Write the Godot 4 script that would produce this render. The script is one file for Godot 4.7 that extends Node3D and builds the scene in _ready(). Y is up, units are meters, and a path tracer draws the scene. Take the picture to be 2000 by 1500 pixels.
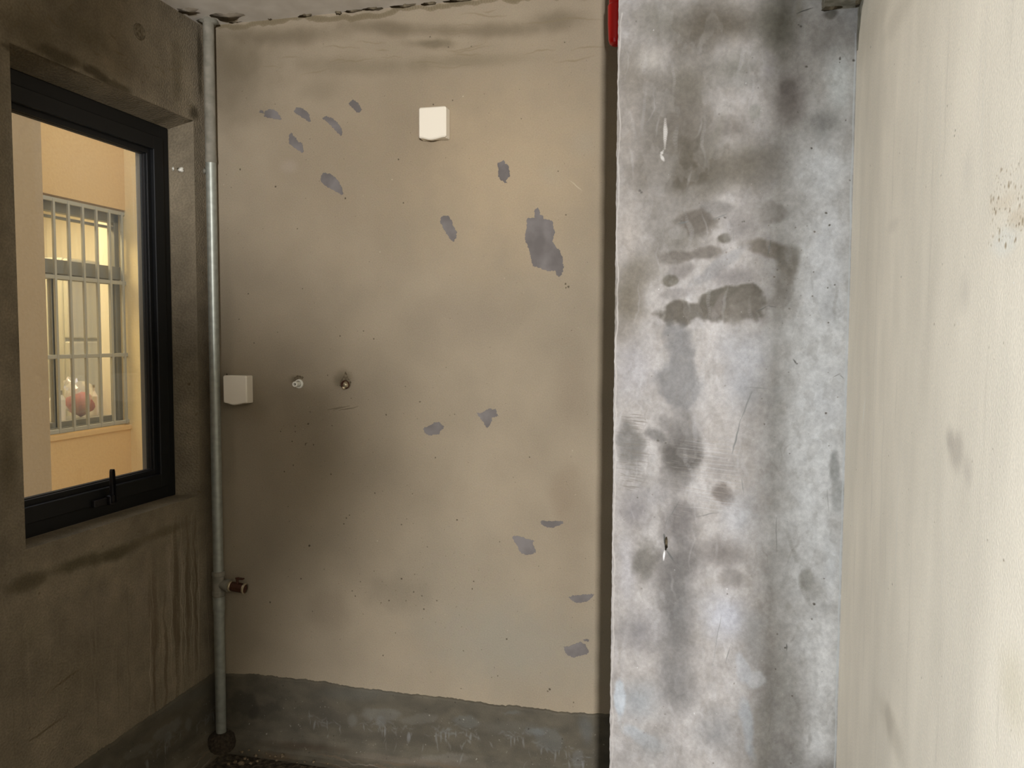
extends Node3D
# A bare kitchen corner under renovation: plastered walls, a gas riser, an awning window on a light well, a cement column.

const HIGH := 2.5          # ceiling height
const SIDE := 2.032        # inner face of the right wall
const COL_X := 1.443       # left edge of the column
const COL_Z := 0.30        # front face of the column
var rng := RandomNumberGenerator.new()
var M := {}

# ------------------------------------------------------------------ naming
func tag(o: Node3D, label := "", category := "", group := "", kind := "") -> Node3D:
	if label: o.set_meta("label", label)
	if category: o.set_meta("category", category)
	if group: o.set_meta("group", group)
	if kind: o.set_meta("kind", kind)
	return o

func obj(called: String, st: SurfaceTool, m: Material, parent: Node = self) -> MeshInstance3D:
	var o := MeshInstance3D.new()
	o.name = called
	o.mesh = st.commit()
	o.material_override = m
	parent.add_child(o, true)
	return o

func base(called: String, at := Vector3.ZERO) -> Node3D:
	var o := Node3D.new()
	o.name = called
	add_child(o, true)
	o.position = at
	return o

func struct(called: String, st: SurfaceTool, m: Material, label: String, category := "wall") -> MeshInstance3D:
	var o := obj(called, st, m)
	tag(o, label, category, "", "structure")
	return o

# ------------------------------------------------------------------ shapes
func mb() -> SurfaceTool:
	var st := SurfaceTool.new()
	st.begin(Mesh.PRIMITIVE_TRIANGLES)
	return st

func tri(st: SurfaceTool, a: Vector3, b: Vector3, c: Vector3, na: Vector3, nb: Vector3, nc: Vector3, ua := Vector2.ZERO, ub := Vector2.ZERO, uc := Vector2.ZERO) -> void:
	if (b - a).cross(c - a).dot(na + nb + nc) > 0.0:
		var t := b; b = c; c = t
		t = nb; nb = nc; nc = t
		var u := ub; ub = uc; uc = u
	st.set_normal(na); st.set_uv(ua); st.add_vertex(a)
	st.set_normal(nb); st.set_uv(ub); st.add_vertex(b)
	st.set_normal(nc); st.set_uv(uc); st.add_vertex(c)

func quad(st: SurfaceTool, a: Vector3, b: Vector3, c: Vector3, d: Vector3, n: Vector3, ua := Vector2.ZERO, ub := Vector2.ZERO, uc := Vector2.ZERO, ud := Vector2.ZERO) -> void:
	tri(st, a, b, c, n, n, n, ua, ub, uc)
	tri(st, a, c, d, n, n, n, ua, uc, ud)

func box(st: SurfaceTool, a: Vector3, b: Vector3) -> void:
	var p := func(x: int, y: int, z: int) -> Vector3: return Vector3(b.x if x else a.x, b.y if y else a.y, b.z if z else a.z)
	quad(st, p.call(0,0,1), p.call(1,0,1), p.call(1,1,1), p.call(0,1,1), Vector3.BACK)
	quad(st, p.call(0,0,0), p.call(1,0,0), p.call(1,1,0), p.call(0,1,0), Vector3.FORWARD)
	quad(st, p.call(0,0,0), p.call(0,0,1), p.call(0,1,1), p.call(0,1,0), Vector3.LEFT)
	quad(st, p.call(1,0,0), p.call(1,0,1), p.call(1,1,1), p.call(1,1,0), Vector3.RIGHT)
	quad(st, p.call(0,1,0), p.call(1,1,0), p.call(1,1,1), p.call(0,1,1), Vector3.UP)
	quad(st, p.call(0,0,0), p.call(1,0,0), p.call(1,0,1), p.call(0,0,1), Vector3.DOWN)

# a box with rounded edges of radius r
func rbox(st: SurfaceTool, a: Vector3, b: Vector3, r: float, seg := 2) -> void:
	var c := (a + b) / 2.0
	var h := (b - a).abs() / 2.0
	r = minf(r, minf(h.x, minf(h.y, h.z)) * 0.99)
	for axis in 3:
		var i1 := (axis + 1) % 3
		var i2 := (axis + 2) % 3
		var l1 := _steps(h[i1], r, seg)
		var l2 := _steps(h[i2], r, seg)
		for s in [-1.0, 1.0]:
			for i in l1.size() - 1:
				for j in l2.size() - 1:
					var v := []
					var n := []
					for k in [[0, 0], [1, 0], [1, 1], [0, 1]]:
						var q := Vector3.ZERO
						q[axis] = s * h[axis]
						q[i1] = l1[i + k[0]]
						q[i2] = l2[j + k[1]]
						var core := Vector3(clampf(q.x, r - h.x, h.x - r), clampf(q.y, r - h.y, h.y - r), clampf(q.z, r - h.z, h.z - r))
						var d := (q - core).normalized()
						n.append(d)
						v.append(c + core + d * r)
					tri(st, v[0], v[1], v[2], n[0], n[1], n[2])
					tri(st, v[0], v[2], v[3], n[0], n[2], n[3])

func _steps(h: float, r: float, seg: int) -> Array:
	var l := []
	for i in seg + 1: l.append(-h + r * tan(PI / 4 * i / seg) if i else -h)
	for i in seg + 1: l.append(h - r * tan(PI / 4 * (seg - i) / seg) if i < seg else h)
	return l

# turns a profile of Vector2(radius, along) round an axis from "at"
func lathe(st: SurfaceTool, prof: Array, at: Vector3, axis := Vector3.UP, sides := 24, smooth := true) -> void:
	axis = axis.normalized()
	var e := axis.cross(Vector3(0.31, 0.2, 0.93)).normalized()
	var f := axis.cross(e)
	for i in prof.size() - 1:
		var p: Vector2 = prof[i]
		var q: Vector2 = prof[i + 1]
		var d := q - p
		if d.length() < 1e-6: continue
		var nn := Vector2(d.y, -d.x).normalized()
		for k in sides:
			var t0 := TAU * k / sides
			var t1 := TAU * (k + 1) / sides
			var r0 := e * cos(t0) + f * sin(t0)
			var r1 := e * cos(t1) + f * sin(t1)
			if not smooth: r0 = (r0 + r1).normalized() if false else r0
			var n0 := r0 * nn.x + axis * nn.y
			var n1 := r1 * nn.x + axis * nn.y
			if not smooth:
				n0 = (n0 + n1).normalized()
				n1 = n0
			var a := at + r0 * p.x + axis * p.y
			var b := at + r1 * p.x + axis * p.y
			var c := at + r1 * q.x + axis * q.y
			var g := at + r0 * q.x + axis * q.y
			if p.x > 1e-6: tri(st, a, b, c, n0, n1, n1)
			if q.x > 1e-6: tri(st, a, c, g, n0, n1, n0)

# a flat outline in the xy plane pushed out from z0 to z1, its front edge drawn in by bev
func extrude(st: SurfaceTool, pts: PackedVector2Array, z0: float, z1: float, bev := 0.0, uv := Rect2(0, 0, 1, 1)) -> void:
	var mid := Vector2.ZERO
	for p in pts: mid += p
	mid /= pts.size()
	var inner := PackedVector2Array()
	var n := pts.size()
	var area2 := 0.0
	for i in n: area2 += pts[i].cross(pts[(i + 1) % n])
	var turn := 1.0 if area2 > 0.0 else -1.0
	for i in n:
		var d := (pts[(i + 1) % n] - pts[(i + n - 1) % n]).normalized()
		inner.append(pts[i] + Vector2(-d.y, d.x) * bev * turn)
	for i in n:
		var j := (i + 1) % n
		var d2 := (pts[j] - pts[i]).normalized()
		var nrm := Vector3(d2.y, -d2.x, 0) * turn
		var a := Vector3(pts[i].x, pts[i].y, z0)
		var b := Vector3(pts[j].x, pts[j].y, z0)
		var c := Vector3(pts[j].x, pts[j].y, z1 - bev)
		var d := Vector3(pts[i].x, pts[i].y, z1 - bev)
		quad(st, a, b, c, d, nrm)
		if bev > 0.0:
			var e := Vector3(inner[i].x, inner[i].y, z1)
			var f := Vector3(inner[j].x, inner[j].y, z1)
			quad(st, d, c, f, e, (nrm + Vector3.BACK).normalized())
	var face := inner if bev > 0.0 else pts
	var idx := Geometry2D.triangulate_polygon(face)
	for i in range(0, idx.size(), 3):
		var v := []
		var u := []
		for k in 3:
			var p: Vector2 = face[idx[i + k]]
			v.append(Vector3(p.x, p.y, z1))
			u.append(Vector2((p.x - uv.position.x) / uv.size.x, 1.0 - (p.y - uv.position.y) / uv.size.y))
		tri(st, v[0], v[1], v[2], Vector3.BACK, Vector3.BACK, Vector3.BACK, u[0], u[1], u[2])

# a tube along points
func tube(st: SurfaceTool, pts: Array, r: float, sides := 12) -> void:
	for i in pts.size() - 1:
		var a: Vector3 = pts[i]
		var b: Vector3 = pts[i + 1]
		var l := (b - a).length()
		lathe(st, [Vector2(0, 0), Vector2(r, 0), Vector2(r, l), Vector2(0, l)], a, b - a, sides)

# an uneven lump
func lump(st: SurfaceTool, c: Vector3, r: Vector3, seed_: int, rough := 0.3, rows := 6, sides := 9) -> void:
	var nz := FastNoiseLite.new()
	nz.seed = seed_
	nz.frequency = 0.9
	var at := func(i: int, k: int) -> Vector3:
		var th := PI * i / rows
		var ph := TAU * (k % sides) / sides
		var d := Vector3(sin(th) * cos(ph), cos(th), sin(th) * sin(ph))
		return c + d * r * (1.0 + rough * nz.get_noise_3d(d.x * 1.4 + seed_, d.y * 1.4, d.z * 1.4) * 2.0)
	for i in rows:
		for k in sides:
			var a: Vector3 = at.call(i, k)
			var b: Vector3 = at.call(i, k + 1)
			var e: Vector3 = at.call(i + 1, k + 1)
			var f: Vector3 = at.call(i + 1, k)
			var n: Vector3 = ((a + b + e + f) / 4.0 - c).normalized()
			if i > 0: tri(st, a, b, e, (a - c).normalized().lerp(n, 0.5), (b - c).normalized().lerp(n, 0.5), (e - c).normalized().lerp(n, 0.5))
			if i < rows - 1: tri(st, a, e, f, (a - c).normalized().lerp(n, 0.5), (e - c).normalized().lerp(n, 0.5), (f - c).normalized().lerp(n, 0.5))

# an outline with its edges broken up
func ragged(flat: Array, amp: float, step: float) -> PackedVector2Array:
	var pts := PackedVector2Array()
	for i in range(0, flat.size(), 2): pts.append(Vector2(flat[i], flat[i + 1]))
	var res := PackedVector2Array()
	for i in pts.size():
		var a := pts[i]
		var b := pts[(i + 1) % pts.size()]
		var d := b - a
		var n := maxi(1, int(d.length() / step))
		for k in n:
			var off := Vector2(-d.y, d.x).normalized() * rng.randf_range(-amp, amp)
			res.append(a + d * (float(k) / n) + off)
	return res

# ------------------------------------------------------------------ textures
class Canvas:
	# a surface painted in metres: broad tones first (coarse), then grain, specks and strokes (fine)
	var area: Rect2
	var lw: int
	var lh: int
	var w: int
	var h: int
	var low: PackedFloat32Array
	var px: PackedByteArray
	var hi: PackedByteArray
	var warp := FastNoiseLite.new()
	var rng := RandomNumberGenerator.new()
	func _init(area_: Rect2, ppm: float, c: Color, seed_: int, coarse := 5.0) -> void:
		area = area_
		w = int(area.size.x * ppm)
		h = int(area.size.y * ppm)
		lw = int(w / coarse)
		lh = int(h / coarse)
		low.resize(lw * lh * 3)
		for i in lw * lh:
			low[i * 3] = c.r
			low[i * 3 + 1] = c.g
			low[i * 3 + 2] = c.b
		warp.seed = seed_
		warp.frequency = 9.0
		warp.fractal_octaves = 4
		rng.seed = seed_
	func blob(u: float, v: float, ru: float, rv: float, ang: float, c: Color, amt: float, soft: float, rough := 0.75) -> void:
		var reach := maxf(ru, rv) * 1.7
		var sx := lw / area.size.x
		var sy := lh / area.size.y
		var ca := cos(deg_to_rad(ang))
		var sa := sin(deg_to_rad(ang))
		var x0 := maxi(0, int((u - reach - area.position.x) * sx))
		var x1 := mini(lw - 1, int((u + reach - area.position.x) * sx))
		var y0 := maxi(0, int((area.end.y - v - reach) * sy))
		var y1 := mini(lh - 1, int((area.end.y - v + reach) * sy))
		for y in range(y0, y1 + 1):
			for x in range(x0, x1 + 1):
				var pu := area.position.x + (x + 0.5) / sx
				var pv := area.end.y - (y + 0.5) / sy
				var dx := pu - u
				var dy := pv - v
				var d := Vector2((dx * ca - dy * sa) / ru, (dx * sa + dy * ca) / rv).length() + rough * (1.2 - soft) * warp.get_noise_2d(pu, pv)
				if d < 1.0:
					var a := amt * smoothstep(0.0, 1.0, minf(1.0, (1.0 - d) / soft))
					var i := (y * lw + x) * 3
					low[i] += (c.r - low[i]) * a
					low[i + 1] += (c.g - low[i + 1]) * a
					low[i + 2] += (c.b - low[i + 2]) * a
	func mottle(freq: float, amp: float, stretch: float, seed_: int) -> void:
		var nz := FastNoiseLite.new()
		nz.seed = seed_
		nz.frequency = freq
		nz.fractal_octaves = 4
		for y in lh:
			for x in lw:
				var f := 1.0 + amp * 2.0 * nz.get_noise_2d(x * area.size.x / lw, y * area.size.y / lh / stretch)
				var i := (y * lw + x) * 3
				low[i] *= f
				low[i + 1] *= f
				low[i + 2] *= f
	# skim coats: where a noise rises over a threshold the tone turns to c, with a fairly sharp edge
	func smears(freq: float, thr: float, edge: float, c: Color, amt: float, stretch: float, seed_: int) -> void:
		var nz := FastNoiseLite.new()
		nz.seed = seed_
		nz.frequency = freq
		nz.fractal_octaves = 5
		for y in lh:
			for x in lw:
				var a := amt * smoothstep(thr, thr + edge, nz.get_noise_2d(x * area.size.x / lw, y * area.size.y / lh / stretch))
				if a > 0.0:
					var i := (y * lw + x) * 3
					low[i] += (c.r - low[i]) * a
					low[i + 1] += (c.g - low[i + 1]) * a
					low[i + 2] += (c.b - low[i + 2]) * a
	func finish(grain_freq: float, grain: float, relief: float) -> void:
		var im := Image.create_from_data(lw, lh, false, Image.FORMAT_RGBF, low.to_byte_array())
		im.convert(Image.FORMAT_RGBAF)
		im.resize(w, h, Image.INTERPOLATE_CUBIC)
		im.convert(Image.FORMAT_RGB8)
		px = im.get_data()
		var nz := FastNoiseLite.new()
		nz.noise_type = FastNoiseLite.TYPE_SIMPLEX
		nz.seed = rng.randi() % 1000
		nz.frequency = grain_freq * area.size.x / w
		nz.fractal_octaves = 3
		var g := nz.get_image(w, h).get_data()
		hi.resize(w * h)
		for i in w * h:
			var n := (g[i] - 128) / 128.0
			hi[i] = clampi(int(140 + relief * n * 100.0), 0, 255)
			var f := 1.0 + grain * n
			var j := i * 3
			px[j] = clampi(int(px[j] * f), 0, 255)
			px[j + 1] = clampi(int(px[j + 1] * f), 0, 255)
			px[j + 2] = clampi(int(px[j + 2] * f), 0, 255)
	func dab(x: float, y: float, r: float, c: Color, amt: float, depth := 0.0) -> void:
		for yy in range(maxi(0, int(y - r - 1)), mini(h - 1, int(y + r + 1)) + 1):
			for xx in range(maxi(0, int(x - r - 1)), mini(w - 1, int(x + r + 1)) + 1):
				var a := amt * clampf(r + 0.5 - Vector2(xx + 0.5 - x, yy + 0.5 - y).length(), 0.0, 1.0)
				if a > 0.0:
					var j := (yy * w + xx) * 3
					px[j] = int(lerpf(px[j], c.r * 255, a))
					px[j + 1] = int(lerpf(px[j + 1], c.g * 255, a))
					px[j + 2] = int(lerpf(px[j + 2], c.b * 255, a))
					if depth != 0.0: hi[yy * w + xx] = clampi(int(hi[yy * w + xx] + depth * a), 0, 255)
	func at(u: float, v: float) -> Vector2:
		return Vector2((u - area.position.x) / area.size.x * w, (area.end.y - v) / area.size.y * h)
	func speck(u: float, v: float, r: float, c: Color, amt := 0.8, depth := -60.0) -> void:
		var p := at(u, v)
		var k := w / area.size.x
		for i in 3:
			var off := Vector2(rng.randf_range(-0.5, 0.5), rng.randf_range(-0.5, 0.5)) * r * k
			dab(p.x + off.x, p.y + off.y, r * k * rng.randf_range(0.5, 0.9), c, amt, depth)
	func specks(n: int, zone: Rect2, r0: float, r1: float, c: Color, amt := 0.6) -> void:
		for i in n:
			var r := lerpf(r0, r1, pow(rng.randf(), 4.0))
			speck(zone.position.x + rng.randf() * zone.size.x, zone.position.y + rng.randf() * zone.size.y, r, c, amt * rng.randf_range(0.4, 1.0))
	# a wandering stroke from a to b (metres)
	func stroke(a: Vector2, b: Vector2, width: float, c: Color, amt: float, wander := 0.003, depth := 0.0, taper := true) -> void:
		var k := w / area.size.x
		var n := maxi(2, int((b - a).length() * k / maxf(1.0, width * k * 0.5)))
		var off := rng.randf() * 100.0
		for i in n + 1:
			var t := float(i) / n
			var p := a.lerp(b, t)
			var side := (b - a).orthogonal().normalized() * wander * 2.0 * warp.get_noise_1d(off + t * (b - a).length() * 0.8)
			p = at(p.x + side.x, p.y + side.y)
			var f := sin(PI * clampf(t, 0.02, 0.98)) if taper else 1.0
			dab(p.x, p.y, maxf(0.5, width * k * 0.5 * (0.6 + 0.4 * f) * (1.0 + 0.5 * warp.get_noise_1d(off * 3.0 + t * (b - a).length()))), c, amt * (0.5 + 0.5 * f), depth)
	func material(relief_cm: float, rough: float) -> StandardMaterial3D:
		var m := StandardMaterial3D.new()
		m.albedo_texture = ImageTexture.create_from_image(Image.create_from_data(w, h, false, Image.FORMAT_RGB8, px))
		if relief_cm > 0.0:
			m.heightmap_enabled = true
			m.heightmap_texture = ImageTexture.create_from_image(Image.create_from_data(w, h, false, Image.FORMAT_L8, hi))
			m.heightmap_scale = relief_cm
		m.roughness = rough
		m.metallic_specular = 0.3
		return m
	func uv(u: float, v: float) -> Vector2:
		return Vector2((u - area.position.x) / area.size.x, (area.end.y - v) / area.size.y)

func blobs(c: Canvas, list: Array) -> void:
	for b in list: c.blob(b[0], b[1], b[2], b[3], b[4], Color(b[5], b[6], b[7]), b[8], b[9])

func rgb(r: int, g: int, b: int) -> Color:
	return Color(r / 255.0, g / 255.0, b / 255.0)

func plain(c: Color, rough := 0.8, metal := 0.0) -> StandardMaterial3D:
	var m := StandardMaterial3D.new()
	m.albedo_color = c
	m.roughness = rough
	m.metallic = metal
	m.metallic_specular = 0.4
	return m

# a speckled tone laid by triplanar mapping
func speckled(dark: Color, light: Color, freq: float, rough := 0.9, relief := 0.0, scale := 1.0, oct := 4) -> StandardMaterial3D:
	var nz := FastNoiseLite.new()
	nz.seed = rng.randi() % 1000
	nz.frequency = freq
	nz.fractal_octaves = oct
	var t := NoiseTexture2D.new()
	t.width = 256; t.height = 256
	t.seamless = true
	t.noise = nz
	var g := Gradient.new()
	g.set_color(0, dark); g.set_color(1, light)
	g.set_offset(0, 0.2); g.set_offset(1, 0.8)
	t.color_ramp = g
	var m := StandardMaterial3D.new()
	m.albedo_texture = t
	m.uv1_triplanar = true
	m.uv1_world_triplanar = true
	m.uv1_scale = Vector3.ONE * scale
	m.roughness = rough
	m.metallic_specular = 0.35
	if relief > 0.0:
		var hn := NoiseTexture2D.new()
		hn.width = 256; hn.height = 256
		hn.seamless = true
		hn.noise = nz
		m.heightmap_enabled = true
		m.heightmap_texture = hn
		m.heightmap_scale = relief
	return m

# ------------------------------------------------------------------ the scene
func _ready() -> void:
	rng.seed = 4
	# camera
	var cam := Camera3D.new()
	cam.name = "Camera"
	add_child(cam)
	cam.keep_aspect = Camera3D.KEEP_HEIGHT
	cam.fov = 51.518
	cam.near = 0.02
	cam.transform = Transform3D(Basis(Vector3(0.97233, 0.00402, -0.23357), Vector3(-0.01781, 0.99822, -0.05696), Vector3(0.23293, 0.05955, 0.97067)).orthonormalized(), Vector3(1.676, 1.4505, 2.4526))
	# sky: overcast, the same all round
	var we := WorldEnvironment.new()
	we.name = "World"
	var e := Environment.new()
	e.background_mode = Environment.BG_SKY
	var sm := ProceduralSkyMaterial.new()
	sm.sky_top_color = Color(0.93, 0.95, 1.0)
	sm.sky_horizon_color = Color(0.93, 0.95, 1.0)
	sm.ground_horizon_color = Color(0.5, 0.5, 0.48)
	sm.ground_bottom_color = Color(0.45, 0.45, 0.42)
	sm.sky_energy_multiplier = SKY_ENERGY
	sm.ground_energy_multiplier = SKY_ENERGY * 0.5
	sm.sun_angle_max = 0.0
	var sky := Sky.new()
	sky.sky_material = sm
	e.sky = sky
	e.tonemap_mode = Environment.TONE_MAPPER_LINEAR
	e.tonemap_exposure = EXPOSURE
	e.sdfgi_enabled = true
	e.ssao_enabled = true
	e.ssil_enabled = true
	we.environment = e
	add_child(we)
	# daylight from the window behind the camera, then fill from an added side window
	daylight("window_and_fill_light", Vector3((FRONT_A + FRONT_B) / 2, (FRONT_LOW + FRONT_TOP) / 2, 5.96), 0.0, Vector2(FRONT_B - FRONT_A, FRONT_TOP - FRONT_LOW), FRONT_ENERGY, Color(0.98, 0.98, 1.0))
	daylight("window_and_fill_light", Vector3(0.04, 1.2, (SIDE_A + SIDE_B) / 2), -PI / 2, Vector2(SIDE_B - SIDE_A, 1.3), SIDE_ENERGY, Color(0.94, 0.97, 1.0))
	materials()
	shell()
	light_well()
	window()
	gas_pipe()
	socket("socket_box", Vector3(0.7925, 2.066, 0), "clean cream splash-proof socket box, the high one alone on the bright upper back wall")
	socket("socket_box", Vector3(0.0825, 1.2125, 0), "cream splash-proof socket box low in the shade right beside the gas pipe")
	outlets()
	fire_pipe()
	rubble()

const FRONT_A := 2.68
const FRONT_B := 3.08
const FRONT_LOW := 1.15
const FRONT_TOP := 1.65
const SIDE_A := 2.6
const SIDE_B := 3.12
const FRONT_ENERGY := 222.0
const SIDE_ENERGY := 12.6
const SKY_ENERGY := 1.45
const EXPOSURE := 0.85

func daylight(called: String, at: Vector3, turn: float, size: Vector2, energy: float, c: Color) -> void:
	var l := AreaLight3D.new()
	l.name = called
	l.area_size = size
	l.area_normalize_energy = false
	l.light_energy = energy
	l.light_color = c
	l.area_range = 20.0
	l.area_attenuation = 2.0
	l.shadow_enabled = true
	l.position = at
	l.rotation.y = turn
	add_child(l, true)

func materials() -> void:
	M.patch = speckled(rgb(104, 98, 93), rgb(122, 116, 111), 0.012, 0.85, 0.0, 3.0)
	M.rough_plaster = speckled(rgb(112, 102, 86), rgb(140, 128, 108), 0.03, 0.95, 0.15, 3.0)
	M.soffit = speckled(rgb(120, 115, 100), rgb(165, 160, 146), 0.03, 0.95, 0.1, 3.0)
	M.white_ceiling = speckled(rgb(214, 206, 192), rgb(228, 221, 208), 0.02, 0.95, 0.05, 1.5)
	M.other_wall = speckled(rgb(96, 92, 84), rgb(110, 105, 97), 0.02, 0.95, 0.0, 1.5)
	M.mud = speckled(rgb(44, 38, 28), rgb(88, 78, 62), 0.05, 0.95, 0.6, 3.0, 5)
	M.dark_mortar = speckled(rgb(40, 34, 26), rgb(72, 62, 48), 0.05, 0.95, 0.3, 6.0)
	M.crumb = speckled(rgb(84, 72, 54), rgb(132, 116, 90), 0.05, 0.95, 0.0, 16.0)
	M.stain = speckled(rgb(86, 76, 58), rgb(124, 112, 90), 0.04, 0.95, 0.1, 8.0)
	M.frame = plain(rgb(15, 16, 16), 0.5)
	M.gasket = plain(rgb(20, 20, 20), 0.6)
	M.handle = plain(rgb(26, 24, 24), 0.4)
	var glass := StandardMaterial3D.new()
	glass.transparency = BaseMaterial3D.TRANSPARENCY_ALPHA
	glass.albedo_color = Color(0.9, 0.95, 0.93, 0.06)
	glass.roughness = 0.02
	M.glass = glass
	M.cream = plain(rgb(236, 226, 204), 0.38)
	M.galvanised = speckled(rgb(156, 158, 146), rgb(172, 174, 162), 0.03, 0.42, 0.0, 5.0)
	M.galvanised.metallic = 0.55
	M.limed_pipe = speckled(rgb(112, 108, 94), rgb(138, 132, 117), 0.02, 0.7, 0.02, 4.0)
	M.rust = speckled(rgb(52, 30, 20), rgb(92, 58, 38), 0.06, 0.7, 0.05, 20.0)
	M.brass = plain(rgb(196, 182, 150), 0.35, 0.7)
	M.white_plastic = plain(rgb(226, 222, 206), 0.4)
	M.red = plain(rgb(200, 18, 14), 0.3)
	M.facade = speckled(rgb(222, 181, 115), rgb(227, 187, 121), 0.05, 0.9, 0.1, 3.0)
	M.tan_wall = speckled(rgb(170, 142, 100), rgb(176, 148, 106), 0.05, 0.95, 0.1, 3.0)
	M.grey_wall = speckled(rgb(250, 224, 160), rgb(253, 228, 166), 0.05, 0.95, 0.1, 3.0)
	M.bar = plain(rgb(176, 172, 150), 0.5, 0.3)
	M.alu = plain(rgb(130, 126, 108), 0.5, 0.2)
	M.room = plain(rgb(236, 226, 196), 0.9)
	M.cabinet = plain(rgb(112, 106, 92), 0.7)
	M.red_cloth = plain(rgb(170, 70, 56), 0.8)
	M.film = glass.duplicate()
	M.film.albedo_color = Color(0.95, 0.95, 0.92, 0.16)
	M.film.roughness = 0.1

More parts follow.
